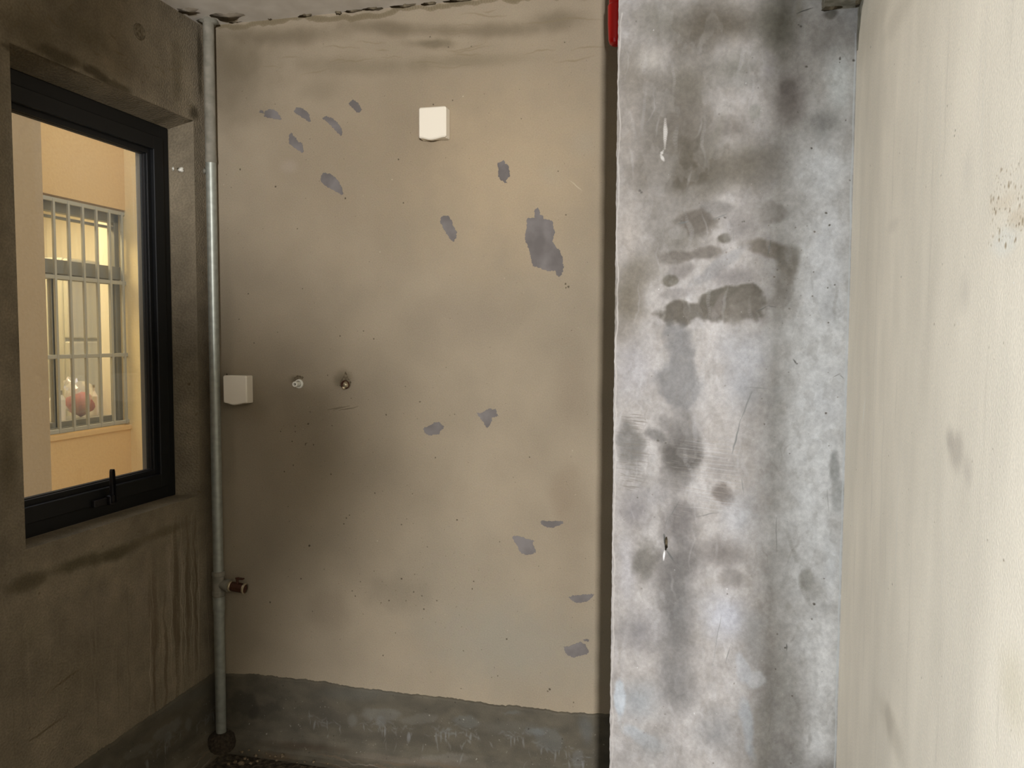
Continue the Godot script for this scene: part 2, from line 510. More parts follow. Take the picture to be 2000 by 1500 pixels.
# ------------------------------------------------------------------ the room
func shell() -> void:
	# back wall
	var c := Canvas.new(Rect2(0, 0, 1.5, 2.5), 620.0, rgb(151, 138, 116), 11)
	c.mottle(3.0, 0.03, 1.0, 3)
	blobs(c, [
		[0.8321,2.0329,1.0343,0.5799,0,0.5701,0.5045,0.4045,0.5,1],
		[1.0848,1.9575,0.4614,0.4422,0,0.6951,0.6201,0.5014,0.7,1],  # broad pale patch paints the brighter light on the upper wall
		[0.0832,2.3431,0.2934,0.2716,0,0.3889,0.3482,0.2764,0.6,1],  # dark corner patch paints the light falling off there
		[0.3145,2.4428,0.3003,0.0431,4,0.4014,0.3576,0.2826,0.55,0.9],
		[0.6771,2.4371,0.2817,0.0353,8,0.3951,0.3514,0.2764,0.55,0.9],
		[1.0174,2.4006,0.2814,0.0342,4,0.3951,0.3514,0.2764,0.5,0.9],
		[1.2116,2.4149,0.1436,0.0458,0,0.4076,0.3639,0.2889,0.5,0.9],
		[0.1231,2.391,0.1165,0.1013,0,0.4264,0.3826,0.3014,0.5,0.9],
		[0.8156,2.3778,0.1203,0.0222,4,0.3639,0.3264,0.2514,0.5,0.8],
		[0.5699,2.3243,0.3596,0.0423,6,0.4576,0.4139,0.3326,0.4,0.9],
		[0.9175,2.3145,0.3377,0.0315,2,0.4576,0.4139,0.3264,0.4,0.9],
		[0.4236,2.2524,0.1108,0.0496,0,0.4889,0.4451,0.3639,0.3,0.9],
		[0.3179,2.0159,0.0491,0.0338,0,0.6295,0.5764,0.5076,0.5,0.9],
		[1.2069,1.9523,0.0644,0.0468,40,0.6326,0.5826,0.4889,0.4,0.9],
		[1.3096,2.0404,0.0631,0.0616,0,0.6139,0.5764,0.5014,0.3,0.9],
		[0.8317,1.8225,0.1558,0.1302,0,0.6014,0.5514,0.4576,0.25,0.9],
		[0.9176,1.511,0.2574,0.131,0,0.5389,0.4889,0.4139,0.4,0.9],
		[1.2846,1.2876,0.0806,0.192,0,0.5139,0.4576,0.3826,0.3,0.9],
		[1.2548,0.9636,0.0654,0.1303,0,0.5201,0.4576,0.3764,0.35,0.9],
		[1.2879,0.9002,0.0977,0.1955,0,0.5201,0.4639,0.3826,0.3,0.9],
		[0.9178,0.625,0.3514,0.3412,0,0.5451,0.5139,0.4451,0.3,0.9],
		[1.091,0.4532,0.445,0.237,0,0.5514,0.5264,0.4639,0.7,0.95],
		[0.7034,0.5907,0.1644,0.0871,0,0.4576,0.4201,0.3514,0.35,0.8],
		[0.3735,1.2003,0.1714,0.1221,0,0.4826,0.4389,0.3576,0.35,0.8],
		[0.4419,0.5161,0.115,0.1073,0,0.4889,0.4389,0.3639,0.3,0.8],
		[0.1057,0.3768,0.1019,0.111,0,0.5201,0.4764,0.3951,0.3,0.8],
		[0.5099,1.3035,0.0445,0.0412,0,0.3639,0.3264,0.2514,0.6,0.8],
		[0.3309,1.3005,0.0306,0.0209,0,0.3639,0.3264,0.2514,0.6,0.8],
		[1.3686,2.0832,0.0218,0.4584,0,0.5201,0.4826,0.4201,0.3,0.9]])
	c.finish(160.0, 0.035, 0.35)
	c.specks(520, Rect2(0.05, 0.25, 1.4, 2.2), 0.0004, 0.0015, rgb(84, 74, 58), 0.6)
	c.specks(90, Rect2(0.25, 0.4, 0.7, 0.9), 0.0005, 0.002, rgb(74, 64, 48), 0.8)
	c.specks(60, Rect2(0.5, 0.5, 0.5, 0.25), 0.0005, 0.0022, rgb(104, 94, 76), 0.8)
	c.specks(40, Rect2(0.05, 0.3, 1.3, 2.0), 0.0006, 0.0018, rgb(216, 204, 180), 0.6)
	for s in [[0.3768,1.1516,0.0029],[0.2726,1.1224,0.0022],[0.3284,1.1417,0.0018],[0.3282,1.1235,0.0018],[0.3147,1.09,0.0026],[0.3644,1.0798,0.0018],[0.3949,1.0809,0.0022],[0.3189,1.0076,0.0022],[0.2846,0.9849,0.0022],[0.4597,0.9828,0.0022],[0.6176,0.927,0.0025],[0.5146,0.8359,0.0022],[0.7118,0.8253,0.0018],[0.3754,0.732,0.0037],[0.9052,0.8517,0.0025],[1.146,1.0679,0.0021],[0.8969,1.1983,0.0014],[0.7778,1.2361,0.0018],[0.6174,1.4407,0.0025],[0.5812,1.4663,0.0018],[0.3612,1.6074,0.0018],[0.157,1.5927,0.0022],[0.12,1.5053,0.0018],[0.6594,1.1906,0.0021],[0.4637,1.1486,0.0018],[0.0695,1.3154,0.003],[0.176,1.4246,0.0022],[0.266,1.462,0.0015],[0.4504,1.3183,0.0018],[0.831,1.054,0.0021],[0.4965,1.4504,0.0021],[0.802,0.7568,0.0014],[1.0738,0.4706,0.0028],[0.5445,0.5708,0.0022],[0.6667,0.5654,0.0026],[0.5334,0.5869,0.0022],[0.7542,0.6017,0.0022],[0.8344,0.5785,0.0022],[0.79,0.5458,0.0029],[0.961,0.6522,0.0025],[0.9562,0.6281,0.0021],[0.3431,0.6155,0.0026],[1.0434,0.3463,0.0018],[1.2166,0.3209,0.0035],[1.21,0.3134,0.0021],[1.2933,0.2858,0.0018],[0.783,0.5902,0.0018],[0.6436,0.3748,0.0022],[0.5636,0.6217,0.0018],[0.7109,0.6434,0.0029],[0.9179,0.2901,0.0022],[0.2243,0.523,0.0031],[1.0329,0.3726,0.0011],[1.0488,0.7899,0.0018],[1.2309,1.9599,0.0016],[1.2563,1.8255,0.002],[1.2482,2.3466,0.0016],[0.8769,2.3619,0.002],[0.9524,2.3584,0.0016],[0.7066,2.0208,0.0021],[0.7236,1.8815,0.0021],[0.1332,2.0136,0.0029],[0.3449,1.8085,0.0018],[1.1135,2.1257,0.0013],[0.2657,1.9506,0.0029],[1.2561,1.6149,0.0027],[1.2658,1.6053,0.0027],[1.2575,1.6023,0.002],[0.5191,1.9033,0.0028],[0.8157,2.3984,0.002],[0.8904,2.1961,0.002],[0.8255,2.1874,0.0024]]: c.speck(s[0], s[1], s[2], rgb(74, 66, 52), 0.7)
	# scrapes and trowel lines under the ceiling
	for i in 26:
		var a := Vector2(c.rng.randf_range(0.2, 1.35), c.rng.randf_range(2.28, 2.47))
		c.stroke(a, a + Vector2(c.rng.randf_range(0.04, 0.16), c.rng.randf_range(-0.012, 0.012)), 0.005, rgb(128, 114, 88), 0.25, 0.006)
	c.stroke(Vector2(1.265, 1.93), Vector2(1.305, 1.895), 0.003, rgb(214, 200, 172), 0.6)
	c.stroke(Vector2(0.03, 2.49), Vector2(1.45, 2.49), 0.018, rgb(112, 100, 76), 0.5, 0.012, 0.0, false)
	for i in 3:
		c.stroke(Vector2(0.45 + i * 0.02, 1.2), Vector2(0.5 + i * 0.03, 1.215), 0.002, rgb(70, 60, 44), 0.6)
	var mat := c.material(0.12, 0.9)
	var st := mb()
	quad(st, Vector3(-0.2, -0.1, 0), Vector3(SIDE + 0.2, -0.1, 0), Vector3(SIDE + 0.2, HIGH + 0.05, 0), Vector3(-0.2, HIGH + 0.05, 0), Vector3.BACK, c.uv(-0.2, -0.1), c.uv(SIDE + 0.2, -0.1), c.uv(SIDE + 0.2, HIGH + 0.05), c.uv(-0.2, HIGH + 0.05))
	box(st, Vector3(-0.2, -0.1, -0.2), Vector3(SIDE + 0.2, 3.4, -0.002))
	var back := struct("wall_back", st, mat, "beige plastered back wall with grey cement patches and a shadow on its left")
	for outline in [
		[0.2288,2.1945,0.2311,2.2015,0.2472,2.2076,0.2631,2.2054,0.2763,2.1964,0.2867,2.184,0.291,2.1715,0.2759,2.1733,0.252,2.1778,0.2286,2.1839],
		[0.2097,2.204,0.2164,2.2071,0.2244,2.2038,0.227,2.197,0.2203,2.1962,0.2123,2.1991],
		[0.3365,2.1962,0.345,2.2062,0.3555,2.2084,0.3711,2.2011,0.3866,2.1909,0.3943,2.1822,0.3954,2.167,0.3987,2.161,0.3927,2.1578,0.3811,2.1655,0.3603,2.1784,0.3421,2.1889],
		[0.4407,2.1667,0.4524,2.1729,0.464,2.1699,0.4767,2.1645,0.492,2.1532,0.5021,2.1411,0.5096,2.1245,0.5115,2.1082,0.5081,2.106,0.4992,2.1111,0.484,2.1282,0.4637,2.1479,0.451,2.1591],
		[0.5345,2.2072,0.5396,2.2161,0.551,2.2188,0.5611,2.2147,0.5711,2.2026,0.5773,2.193,0.5805,2.1871,0.5734,2.1772,0.5633,2.179,0.5508,2.1924],
		[0.3175,2.1187,0.3268,2.1252,0.3333,2.119,0.3437,2.1079,0.3501,2.0958,0.3671,2.0902,0.3714,2.0641,0.368,2.0584,0.3588,2.0624,0.3406,2.0751,0.3197,2.0903],
		[0.4335,1.9815,0.4427,1.9905,0.4543,1.9876,0.4672,1.9847,0.4825,1.9747,0.4952,1.9602,0.5053,1.9458,0.5116,1.9292,0.5133,1.9175,0.5076,1.9153,0.4897,1.9242,0.4667,1.9368,0.4487,1.9469,0.4359,1.9603,0.4328,1.9686],
		[1.0391,1.9938,1.0567,2.0012,1.0631,1.9911,1.0743,1.9814,1.0776,1.966,1.0798,1.9522,1.0713,1.948,1.0649,1.9391,1.0697,1.9297,1.0585,1.9326,1.0505,1.9397,1.0408,1.9508,1.0414,1.9707,1.0385,1.98],
		[0.8495,1.8196,0.8529,1.832,0.8612,1.8374,0.8745,1.836,0.8861,1.8216,0.8944,1.7994,0.9043,1.782,0.9016,1.7648,0.8927,1.7525,0.8844,1.7558,0.8744,1.7718,0.8595,1.7973,0.8505,1.8117],
		[1.1323,1.7989,1.1354,1.8203,1.1575,1.8211,1.159,1.8317,1.1558,1.8425,1.1668,1.8504,1.1731,1.842,1.1747,1.8282,1.1842,1.8249,1.1858,1.8172,1.214,1.8088,1.2172,1.7904,1.2226,1.7751,1.2175,1.757,1.2129,1.7449,1.2239,1.7309,1.238,1.7169,1.246,1.6955,1.2493,1.6741,1.2524,1.6649,1.2448,1.6452,1.2355,1.6352,1.2277,1.6439,1.2245,1.6546,1.201,1.655,1.1821,1.6614,1.1536,1.6711,1.1472,1.6912,1.1423,1.7174,1.1342,1.7376,1.1285,1.75,1.1293,1.7745],
		[0.7878,1.1477,0.7952,1.153,0.8111,1.1594,0.827,1.1691,0.8428,1.1734,0.8481,1.1706,0.8551,1.1624,0.86,1.1592,0.8577,1.1516,0.848,1.1429,0.8436,1.1319,0.8269,1.1296,0.8128,1.1262,0.8022,1.1305,0.7934,1.1395],
		[0.9714,1.2053,0.9813,1.2042,0.9932,1.2095,1.0068,1.2164,1.0153,1.2191,1.0272,1.2169,1.0331,1.22,1.0365,1.2147,1.0374,1.2057,1.0442,1.1976,1.034,1.1949,1.0239,1.1913,1.0222,1.1806,1.0171,1.1705,1.007,1.159,1.0018,1.1618,0.9899,1.1797,0.9779,1.1942],
		[1.1797,0.8638,1.1897,0.8667,1.2227,0.8676,1.2539,0.8695,1.255,0.8623,1.2426,0.855,1.2229,0.8473,1.203,0.8467,1.1881,0.8534],
		[1.0912,0.806,1.0979,0.8138,1.1199,0.8112,1.14,0.8051,1.1635,0.8007,1.1568,0.7936,1.1619,0.784,1.167,0.7711,1.167,0.7628,1.1537,0.7569,1.137,0.7518,1.1235,0.7565,1.1116,0.7674,1.1065,0.7837,1.0963,0.7947],
		[1.2746,0.6262,1.2903,0.6331,1.3228,0.639,1.3569,0.6434,1.3425,0.6258,1.3328,0.6184,1.3052,0.6102,1.2871,0.6163],
		[1.2604,0.4629,1.2785,0.468,1.3047,0.4821,1.3145,0.4847,1.3293,0.4795,1.3343,0.4667,1.3409,0.4591,1.3345,0.4469,1.3116,0.4396,1.292,0.431,1.2722,0.439,1.2639,0.4499],
		[1.3219,0.4937,1.334,0.4965,1.3431,0.4947,1.3406,0.4898,1.3259,0.4884]]:
		st = mb()
		extrude(st, ragged(outline, 0.002, 0.0032), -0.001, 0.0011)
		obj("cement_patch", st, M.patch, back)
	# torn hollow over each water outlet
	st = mb()
	extrude(st, ragged([0.505, 1.274, 0.530, 1.276, 0.536, 1.296, 0.524, 1.314, 0.516, 1.333, 0.507, 1.314, 0.496, 1.300, 0.494, 1.284], 0.0009, 0.005), -0.001, 0.0008)
	obj("torn_hollow", st, M.stain, back)
	st = mb()
	extrude(st, ragged([0.332, 1.300, 0.345, 1.306, 0.358, 1.303, 0.362, 1.312, 0.340, 1.316, 0.326, 1.308], 0.001, 0.004), -0.001, 0.0008)
	obj("torn_hollow", st, M.stain, back)

	# left wall: an inner skin with the opening, the outer leaf with the frame pocket, and the wall of the light well above
	c = Canvas.new(Rect2(0, 0, 1.3, 2.5), 620.0, rgb(124, 113, 93), 23)
	c.mottle(4.0, 0.07, 1.6, 8)
	c.mottle(14.0, 0.04, 1.0, 9)
	blobs(c, [
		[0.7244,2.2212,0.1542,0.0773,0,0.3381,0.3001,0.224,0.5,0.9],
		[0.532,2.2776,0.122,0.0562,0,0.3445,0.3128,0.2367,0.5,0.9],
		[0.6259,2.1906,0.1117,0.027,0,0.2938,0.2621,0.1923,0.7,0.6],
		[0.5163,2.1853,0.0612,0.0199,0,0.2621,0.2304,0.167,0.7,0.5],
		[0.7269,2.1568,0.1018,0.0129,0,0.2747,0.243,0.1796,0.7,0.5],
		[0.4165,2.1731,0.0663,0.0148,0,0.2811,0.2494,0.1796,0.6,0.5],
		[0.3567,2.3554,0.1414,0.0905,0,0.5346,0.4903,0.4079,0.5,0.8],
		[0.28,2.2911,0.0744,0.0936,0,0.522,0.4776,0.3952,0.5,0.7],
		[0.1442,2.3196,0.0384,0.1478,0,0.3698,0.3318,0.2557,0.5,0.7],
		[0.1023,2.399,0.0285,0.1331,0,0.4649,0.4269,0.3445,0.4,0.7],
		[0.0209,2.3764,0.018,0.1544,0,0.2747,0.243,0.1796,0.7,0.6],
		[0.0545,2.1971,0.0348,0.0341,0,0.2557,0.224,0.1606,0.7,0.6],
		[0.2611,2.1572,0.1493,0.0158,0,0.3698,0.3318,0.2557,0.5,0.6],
		[0.7988,1.8973,0.031,0.2519,0,0.4015,0.3635,0.2874,0.4,0.9],
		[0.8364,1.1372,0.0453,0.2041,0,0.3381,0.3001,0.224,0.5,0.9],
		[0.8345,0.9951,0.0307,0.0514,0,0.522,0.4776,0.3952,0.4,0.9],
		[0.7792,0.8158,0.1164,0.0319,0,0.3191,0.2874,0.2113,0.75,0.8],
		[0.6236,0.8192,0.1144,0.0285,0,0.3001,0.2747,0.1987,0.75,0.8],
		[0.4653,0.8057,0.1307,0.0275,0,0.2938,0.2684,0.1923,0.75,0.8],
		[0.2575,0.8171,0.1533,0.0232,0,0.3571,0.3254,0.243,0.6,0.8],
		[0.5725,0.6571,0.1224,0.088,0,0.541,0.4903,0.4142,0.35,0.9],
		[0.7841,0.6895,0.1015,0.0799,0,0.4649,0.4269,0.3381,0.4,0.9],
		[0.3608,0.6165,0.0728,0.1762,0,0.5537,0.503,0.4269,0.4,0.9],
		[0.3151,0.5684,0.0303,0.2123,0,0.3762,0.3254,0.2557,0.55,0.6],
		[0.2018,0.5638,0.0274,0.2046,0,0.3825,0.3381,0.2621,0.5,0.6],
		[0.2375,0.6604,0.0211,0.1677,0,0.5727,0.5283,0.4522,0.5,0.6],
		[0.1721,0.6582,0.0222,0.1546,0,0.5727,0.5283,0.4522,0.5,0.6],
		[0.1196,0.5898,0.0406,0.2106,0,0.4015,0.3571,0.2811,0.5,0.8],
		[0.8076,0.4968,0.1033,0.0796,0,0.5093,0.4649,0.3825,0.4,0.9],
		[0.6353,0.5047,0.1592,0.1148,0,0.4649,0.4205,0.3318,0.4,0.9],
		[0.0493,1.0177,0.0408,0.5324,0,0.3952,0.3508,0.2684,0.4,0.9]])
	c.finish(110.0, 0.08, 0.8)
	for i in 60:
		var z := c.rng.randf_range(0.03, 0.62) if i < 44 else c.rng.randf_range(0.03, 1.2)
		var top := c.rng.randf_range(0.5, 0.87)
		var bottom := maxf(0.2, top - c.rng.randf_range(0.12, 0.6))
		c.stroke(Vector2(z, top), Vector2(z + c.rng.randf_range(-0.01, 0.01), bottom), c.rng.randf_range(0.002, 0.006), rgb(146, 134, 112) if i % 4 else rgb(102, 91, 72), c.rng.randf_range(0.2, 0.5) * (1.0 if z < 0.35 else 0.5), 0.005)
	for s in [[0.20, 0.85, 0.25, 0.026], [0.14, 0.84, 0.3, 0.016], [0.095, 0.85, 0.3, 0.012], [0.26, 0.62, 0.2, 0.016], [0.31, 0.55, 0.2, 0.01]]:
		c.stroke(Vector2(s[0], s[1]), Vector2(s[0] + 0.008, s[2]), s[3], rgb(96, 85, 66), 0.55, 0.008)
	for s in [[0.225, 0.8, 0.3], [0.17, 0.86, 0.3], [0.115, 0.85, 0.34], [0.075, 0.8, 0.4], [0.33, 0.6, 0.22], [0.155, 0.7, 0.3]]:
		c.stroke(Vector2(s[0], s[1]), Vector2(s[0] + 0.012, s[2]), 0.004, rgb(160, 148, 126), 0.6, 0.008)
	for i in 24:
		var a := Vector2(c.rng.randf_range(0.05, 0.8), c.rng.randf_range(2.18, 2.34))
		c.stroke(a, a + Vector2(c.rng.randf_range(-0.05, 0.05), c.rng.randf_range(-0.02, 0.02)), 0.006, rgb(110, 98, 74), 0.5, 0.015, -30.0)
	c.stroke(Vector2(0.62, 0.52), Vector2(0.74, 0.5), 0.006, rgb(96, 84, 62), 0.5)
	c.stroke(Vector2(0.68, 0.41), Vector2(0.80, 0.4), 0.008, rgb(92, 80, 58), 0.6)
	c.specks(200, Rect2(0.02, 0.3, 1.0, 2.1), 0.001, 0.005, rgb(96, 84, 62), 0.6)
	var lm := c.material(0.35, 0.95)
	var z0 := 0.062; var z1 := 0.791; var zi := 0.098; var low := 0.901; var top_ := 2.168; var topi := 2.136
	st = mb()
	for r in [[-0.2, SIDE_A - 0.04, -0.1, low], [SIDE_B + 0.04, 6.2, -0.1, low], [SIDE_A - 0.04, SIDE_B + 0.04, -0.1, 0.53], [-0.2, 6.2, top_, HIGH + 0.05], [-0.2, z0, low, top_], [z1, SIDE_A - 0.04, low, top_], [SIDE_B + 0.04, 6.2, low, top_], [SIDE_A - 0.04, SIDE_B + 0.04, 1.87, top_]]:
		quad(st, Vector3(0, r[2], r[0]), Vector3(0, r[2], r[1]), Vector3(0, r[3], r[1]), Vector3(0, r[3], r[0]), Vector3.RIGHT, c.uv(r[0], r[2]), c.uv(r[1], r[2]), c.uv(r[1], r[3]), c.uv(r[0], r[3]))
	# reveals of the awning window
	var xi := -0.07
	quad(st, Vector3(0, low, z0), Vector3(xi, 0.905, zi), Vector3(xi, topi, zi), Vector3(0, top_, z0), Vector3(0.3, 0, 1).normalized(), c.uv(0.06, 0.9), c.uv(0.13, 0.9), c.uv(0.13, 2.1), c.uv(0.06, 2.1))
	quad(st, Vector3(0, low, z1), Vector3(xi, low, z1), Vector3(xi, top_, z1), Vector3(0, top_, z1), Vector3.FORWARD, c.uv(0.8, 0.9), c.uv(0.87, 0.9), c.uv(0.87, 2.1), c.uv(0.8, 2.1))
	quad(st, Vector3(0, top_, z0), Vector3(0, top_, z1), Vector3(xi, topi, z1), Vector3(xi, topi, zi), Vector3(0.3, -1, 0).normalized(), c.uv(0.06, 2.2), c.uv(0.8, 2.2), c.uv(0.8, 2.27), c.uv(0.06, 2.27))
	quad(st, Vector3(0, low, z0), Vector3(0, low, z1), Vector3(xi, 0.905, z1), Vector3(xi, 0.905, zi), Vector3.UP, c.uv(0.06, 1.6), c.uv(0.8, 1.6), c.uv(0.8, 1.67), c.uv(0.06, 1.67))
	# the leaves behind the skin
	box(st, Vector3(-0.2, -0.1, -0.2), Vector3(-0.002, 0.898, SIDE_A - 0.04))
	box(st, Vector3(-0.2, -0.1, SIDE_B + 0.04), Vector3(-0.002, 0.898, 6.2))
	box(st, Vector3(-0.2, -0.1, SIDE_A - 0.04), Vector3(-0.002, 0.53, SIDE_B + 0.04))
	box(st, Vector3(-0.2, 1.87, SIDE_A - 0.04), Vector3(-0.002, 2.17, SIDE_B + 0.04))
	box(st, Vector3(-0.2, 2.17, -0.2), Vector3(-0.002, 3.4, 6.2))
	box(st, Vector3(-0.2, 0.898, -0.2), Vector3(-0.002, 2.17, 0.06))
	box(st, Vector3(-0.2, 0.898, 0.06), Vector3(-0.071, 2.17, 0.098))
	box(st, Vector3(-0.2, 2.137, 0.06), Vector3(-0.071, 2.17, 0.9))
	box(st, Vector3(-0.071, 0.898, 0.793), Vector3(-0.002, 2.17, SIDE_A - 0.04))
	box(st, Vector3(-0.2, 0.898, 0.86), Vector3(-0.071, 2.17, SIDE_A - 0.04))
	box(st, Vector3(-0.2, 0.898, SIDE_B + 0.04), Vector3(-0.002, 2.17, 6.2))
	var left := struct("wall_left", st, lm, "dark rough plastered wall round the awning window")
	st = mb()
	lathe(st, [Vector2(0.0, 0.001), Vector2(0.018, 0.001), Vector2(0.021, 0.004), Vector2(0.024, 0.002), Vector2(0.025, -0.002)], Vector3(0, 2.366, 0.319), Vector3.RIGHT, 20)
	obj("hole_plug", st, M.stain, left)
	st = mb()
	lump(st, Vector3(-0.036, 2.003, 0.086), Vector3(0.012, 0.007, 0.006), 5, 0.5)
	lump(st, Vector3(-0.057, 2.006, 0.094), Vector3(0.003, 0.007, 0.004), 6, 0.3)
	obj("foam_blob", st, M.white_plastic, left)

	# right wall
	c = Canvas.new(Rect2(0.0, 0.0, 1.6, 2.5), 640.0, rgb(243, 232, 212), 37)
	c.mottle(2.5, 0.025, 3.0, 21)
	c.mottle(9.0, 0.015, 3.0, 22)
	blobs(c, [
		[0.4636,2.1467,0.2565,0.0971,0,0.8398,0.7972,0.7205,0.5,0.9],
		[0.6001,1.9487,0.1626,0.1346,0,0.8739,0.8355,0.7631,0.3,0.9],
		[0.7626,2.0757,0.2752,0.0407,0,0.8568,0.8142,0.7375,0.4,0.9],
		[1.3482,1.6179,0.0709,0.0166,0,0.8824,0.8142,0.712,0.4,0.7],
		[1.3925,1.5898,0.0389,0.0183,0,0.8398,0.7631,0.6523,0.4,0.6],
		[1.3535,1.5704,0.07,0.0254,0,0.9261,0.9261,0.8909,0.4,0.7],
		[1.1929,1.2886,0.0526,0.0443,0,0.7716,0.729,0.6694,0.65,0.8],
		[1.1669,1.3002,0.0299,0.0302,0,0.7375,0.6992,0.6438,0.5,0.8],
		[1.2527,1.2686,0.0303,0.035,0,0.8142,0.7716,0.712,0.5,0.8],
		[0.869,0.7197,0.1751,0.0468,0,0.8398,0.7972,0.7205,0.6,0.9],
		[0.8464,0.7287,0.0448,0.038,0,0.7716,0.729,0.6608,0.4,0.7],
		[1.2123,1.5157,0.0408,0.0435,0,0.8483,0.81,0.746,0.5,0.9],
		[1.2031,1.6876,0.0372,0.0438,0,0.8994,0.8611,0.7972,0.4,0.9],
		[0.7563,1.6699,0.0707,0.0203,0,0.8824,0.8398,0.7716,0.4,0.8],
		[1.4445,1.0436,0.0814,0.0699,0,0.8909,0.844,0.7375,0.5,0.9],
		[1.3737,1.389,0.0507,0.1247,0,0.9079,0.8696,0.7972,0.3,0.9]])
	c.finish(170.0, 0.03, 0.9)
	for i in 60:
		var a := Vector2(c.rng.randf_range(0.3, 1.55), c.rng.randf_range(0.5, 2.2))
		c.stroke(a, a + Vector2(0, -c.rng.randf_range(0.1, 0.4)), 0.008, rgb(238, 230, 214) if i % 2 else rgb(218, 208, 191), 0.13, 0.004)
	c.specks(130, Rect2(0.3, 0.4, 1.2, 1.9), 0.0005, 0.002, rgb(140, 126, 106), 0.6)
	c.specks(60, Rect2(0.3, 0.4, 1.2, 1.9), 0.0005, 0.0016, rgb(250, 246, 236), 0.9)
	for s in [[1.0921,1.805,0.0012,130,120,104],[1.1387,1.7565,0.0014,110,102,88],[1.1345,1.7501,0.0012,120,110,96],[0.7882,1.8013,0.001,120,110,96],[1.0083,1.7534,0.0006,130,120,104],[0.4694,2.1083,0.0021,130,124,110],[0.8328,1.5651,0.0017,140,130,114],[1.0966,1.7677,0.0008,245,238,225],[1.3926,1.5166,0.0012,255,252,244],[0.707,1.3165,0.0011,255,250,240],[0.7076,1.3124,0.0011,255,250,240],[1.3933,1.655,0.0009,130,118,100],[1.3368,1.6417,0.0008,140,126,106],[1.3166,1.6147,0.0017,150,132,108],[1.3349,1.6118,0.0013,150,132,108],[1.3543,1.6088,0.0013,150,132,108],[1.37,1.6039,0.0013,150,132,108],[1.401,1.5838,0.0018,150,132,108],[1.3932,1.5837,0.0015,160,142,118],[1.36,1.5882,0.001,160,142,118],[0.9166,1.8946,0.0009,140,130,114],[1.027,1.885,0.0006,140,130,114],[0.6335,2.1218,0.0011,245,240,230],[0.572,2.0019,0.0014,240,234,222],[1.3701,1.6477,0.0016,246,240,226],[0.9574,1.0902,0.0009,140,130,114],[0.9407,1.5818,0.0009,150,138,120],[1.1037,1.1635,0.001,160,148,130],[1.0632,0.8971,0.0012,150,140,122],[0.8124,0.9667,0.0015,190,176,154],[1.3675,1.445,0.0009,160,148,130]]: c.speck(s[0], s[1], s[2], rgb(s[3], s[4], s[5]), 0.85, -40.0)
	c.specks(90, Rect2(1.2982,1.563,0.1188,0.0989), 0.0008, 0.004, rgb(176, 158, 132), 0.7)
	c.stroke(Vector2(0.5325,1.3185), Vector2(0.5072,1.2521), 0.0028, rgb(255, 253, 246), 0.95, 0.001)
	var rm := c.material(0.14, 0.9)
	st = mb()
	quad(st, Vector3(SIDE, -0.1, -0.2), Vector3(SIDE, -0.1, 1.50), Vector3(SIDE, HIGH + 0.05, 1.50), Vector3(SIDE, HIGH + 0.05, -0.2), Vector3.LEFT, c.uv(-0.2, -0.1), c.uv(1.50, -0.1), c.uv(1.50, HIGH + 0.05), c.uv(-0.2, HIGH + 0.05))
	box(st, Vector3(SIDE + 0.002, -0.1, -0.2), Vector3(SIDE + 0.12, HIGH + 0.05, 1.495))
	var right := struct("wall_right", st, rm, "bright cream stippled wall at the right of the picture")
	st = mb()
	rbox(st, Vector3(SIDE - 0.0005, 0, 1.494), Vector3(SIDE + 0.121, HIGH, 1.506), 0.003)
	obj("end_lining", st, M.rough_plaster, right)  # added dull lining, keeps the lit wall end from burning out
	st = mb()
	var rp := ragged([0.302, 2.30, 0.302, 2.16, 0.315, 2.155, 0.322, 2.19, 0.334, 2.2, 0.345, 2.235, 0.372, 2.255, 0.38, 2.30], 0.003, 0.01)
	var onwall := mb()
	extrude(onwall, rp, -0.001, 0.0012)
	var smear := obj("cement_smear", onwall, M.soffit, right)
	smear.transform = Transform3D(Basis(Vector3(0, 0, 1), Vector3(0, 1, 0), Vector3(-1, 0, 0)), Vector3(SIDE, 0, 0))

	# cement column against the right wall; its arrises are slightly broken
	c = Canvas.new(Rect2(1.43, 0.2, 0.62, 2.2), 760.0, rgb(152, 147, 141), 51, 2.0)
	c.mottle(7.0, 0.05, 1.4, 31)
	c.smears(6.0, 0.10, 0.10, rgb(186, 184, 181), 0.15, 1.6, 61)
	c.smears(14.0, 0.16, 0.08, rgb(190, 188, 185), 0.12, 1.8, 62)
	c.smears(9.0, 0.18, 0.08, rgb(118, 112, 103), 0.13, 1.3, 63)
	c.smears(26.0, 0.22, 0.1, rgb(124, 118, 109), 0.13, 1.5, 64)
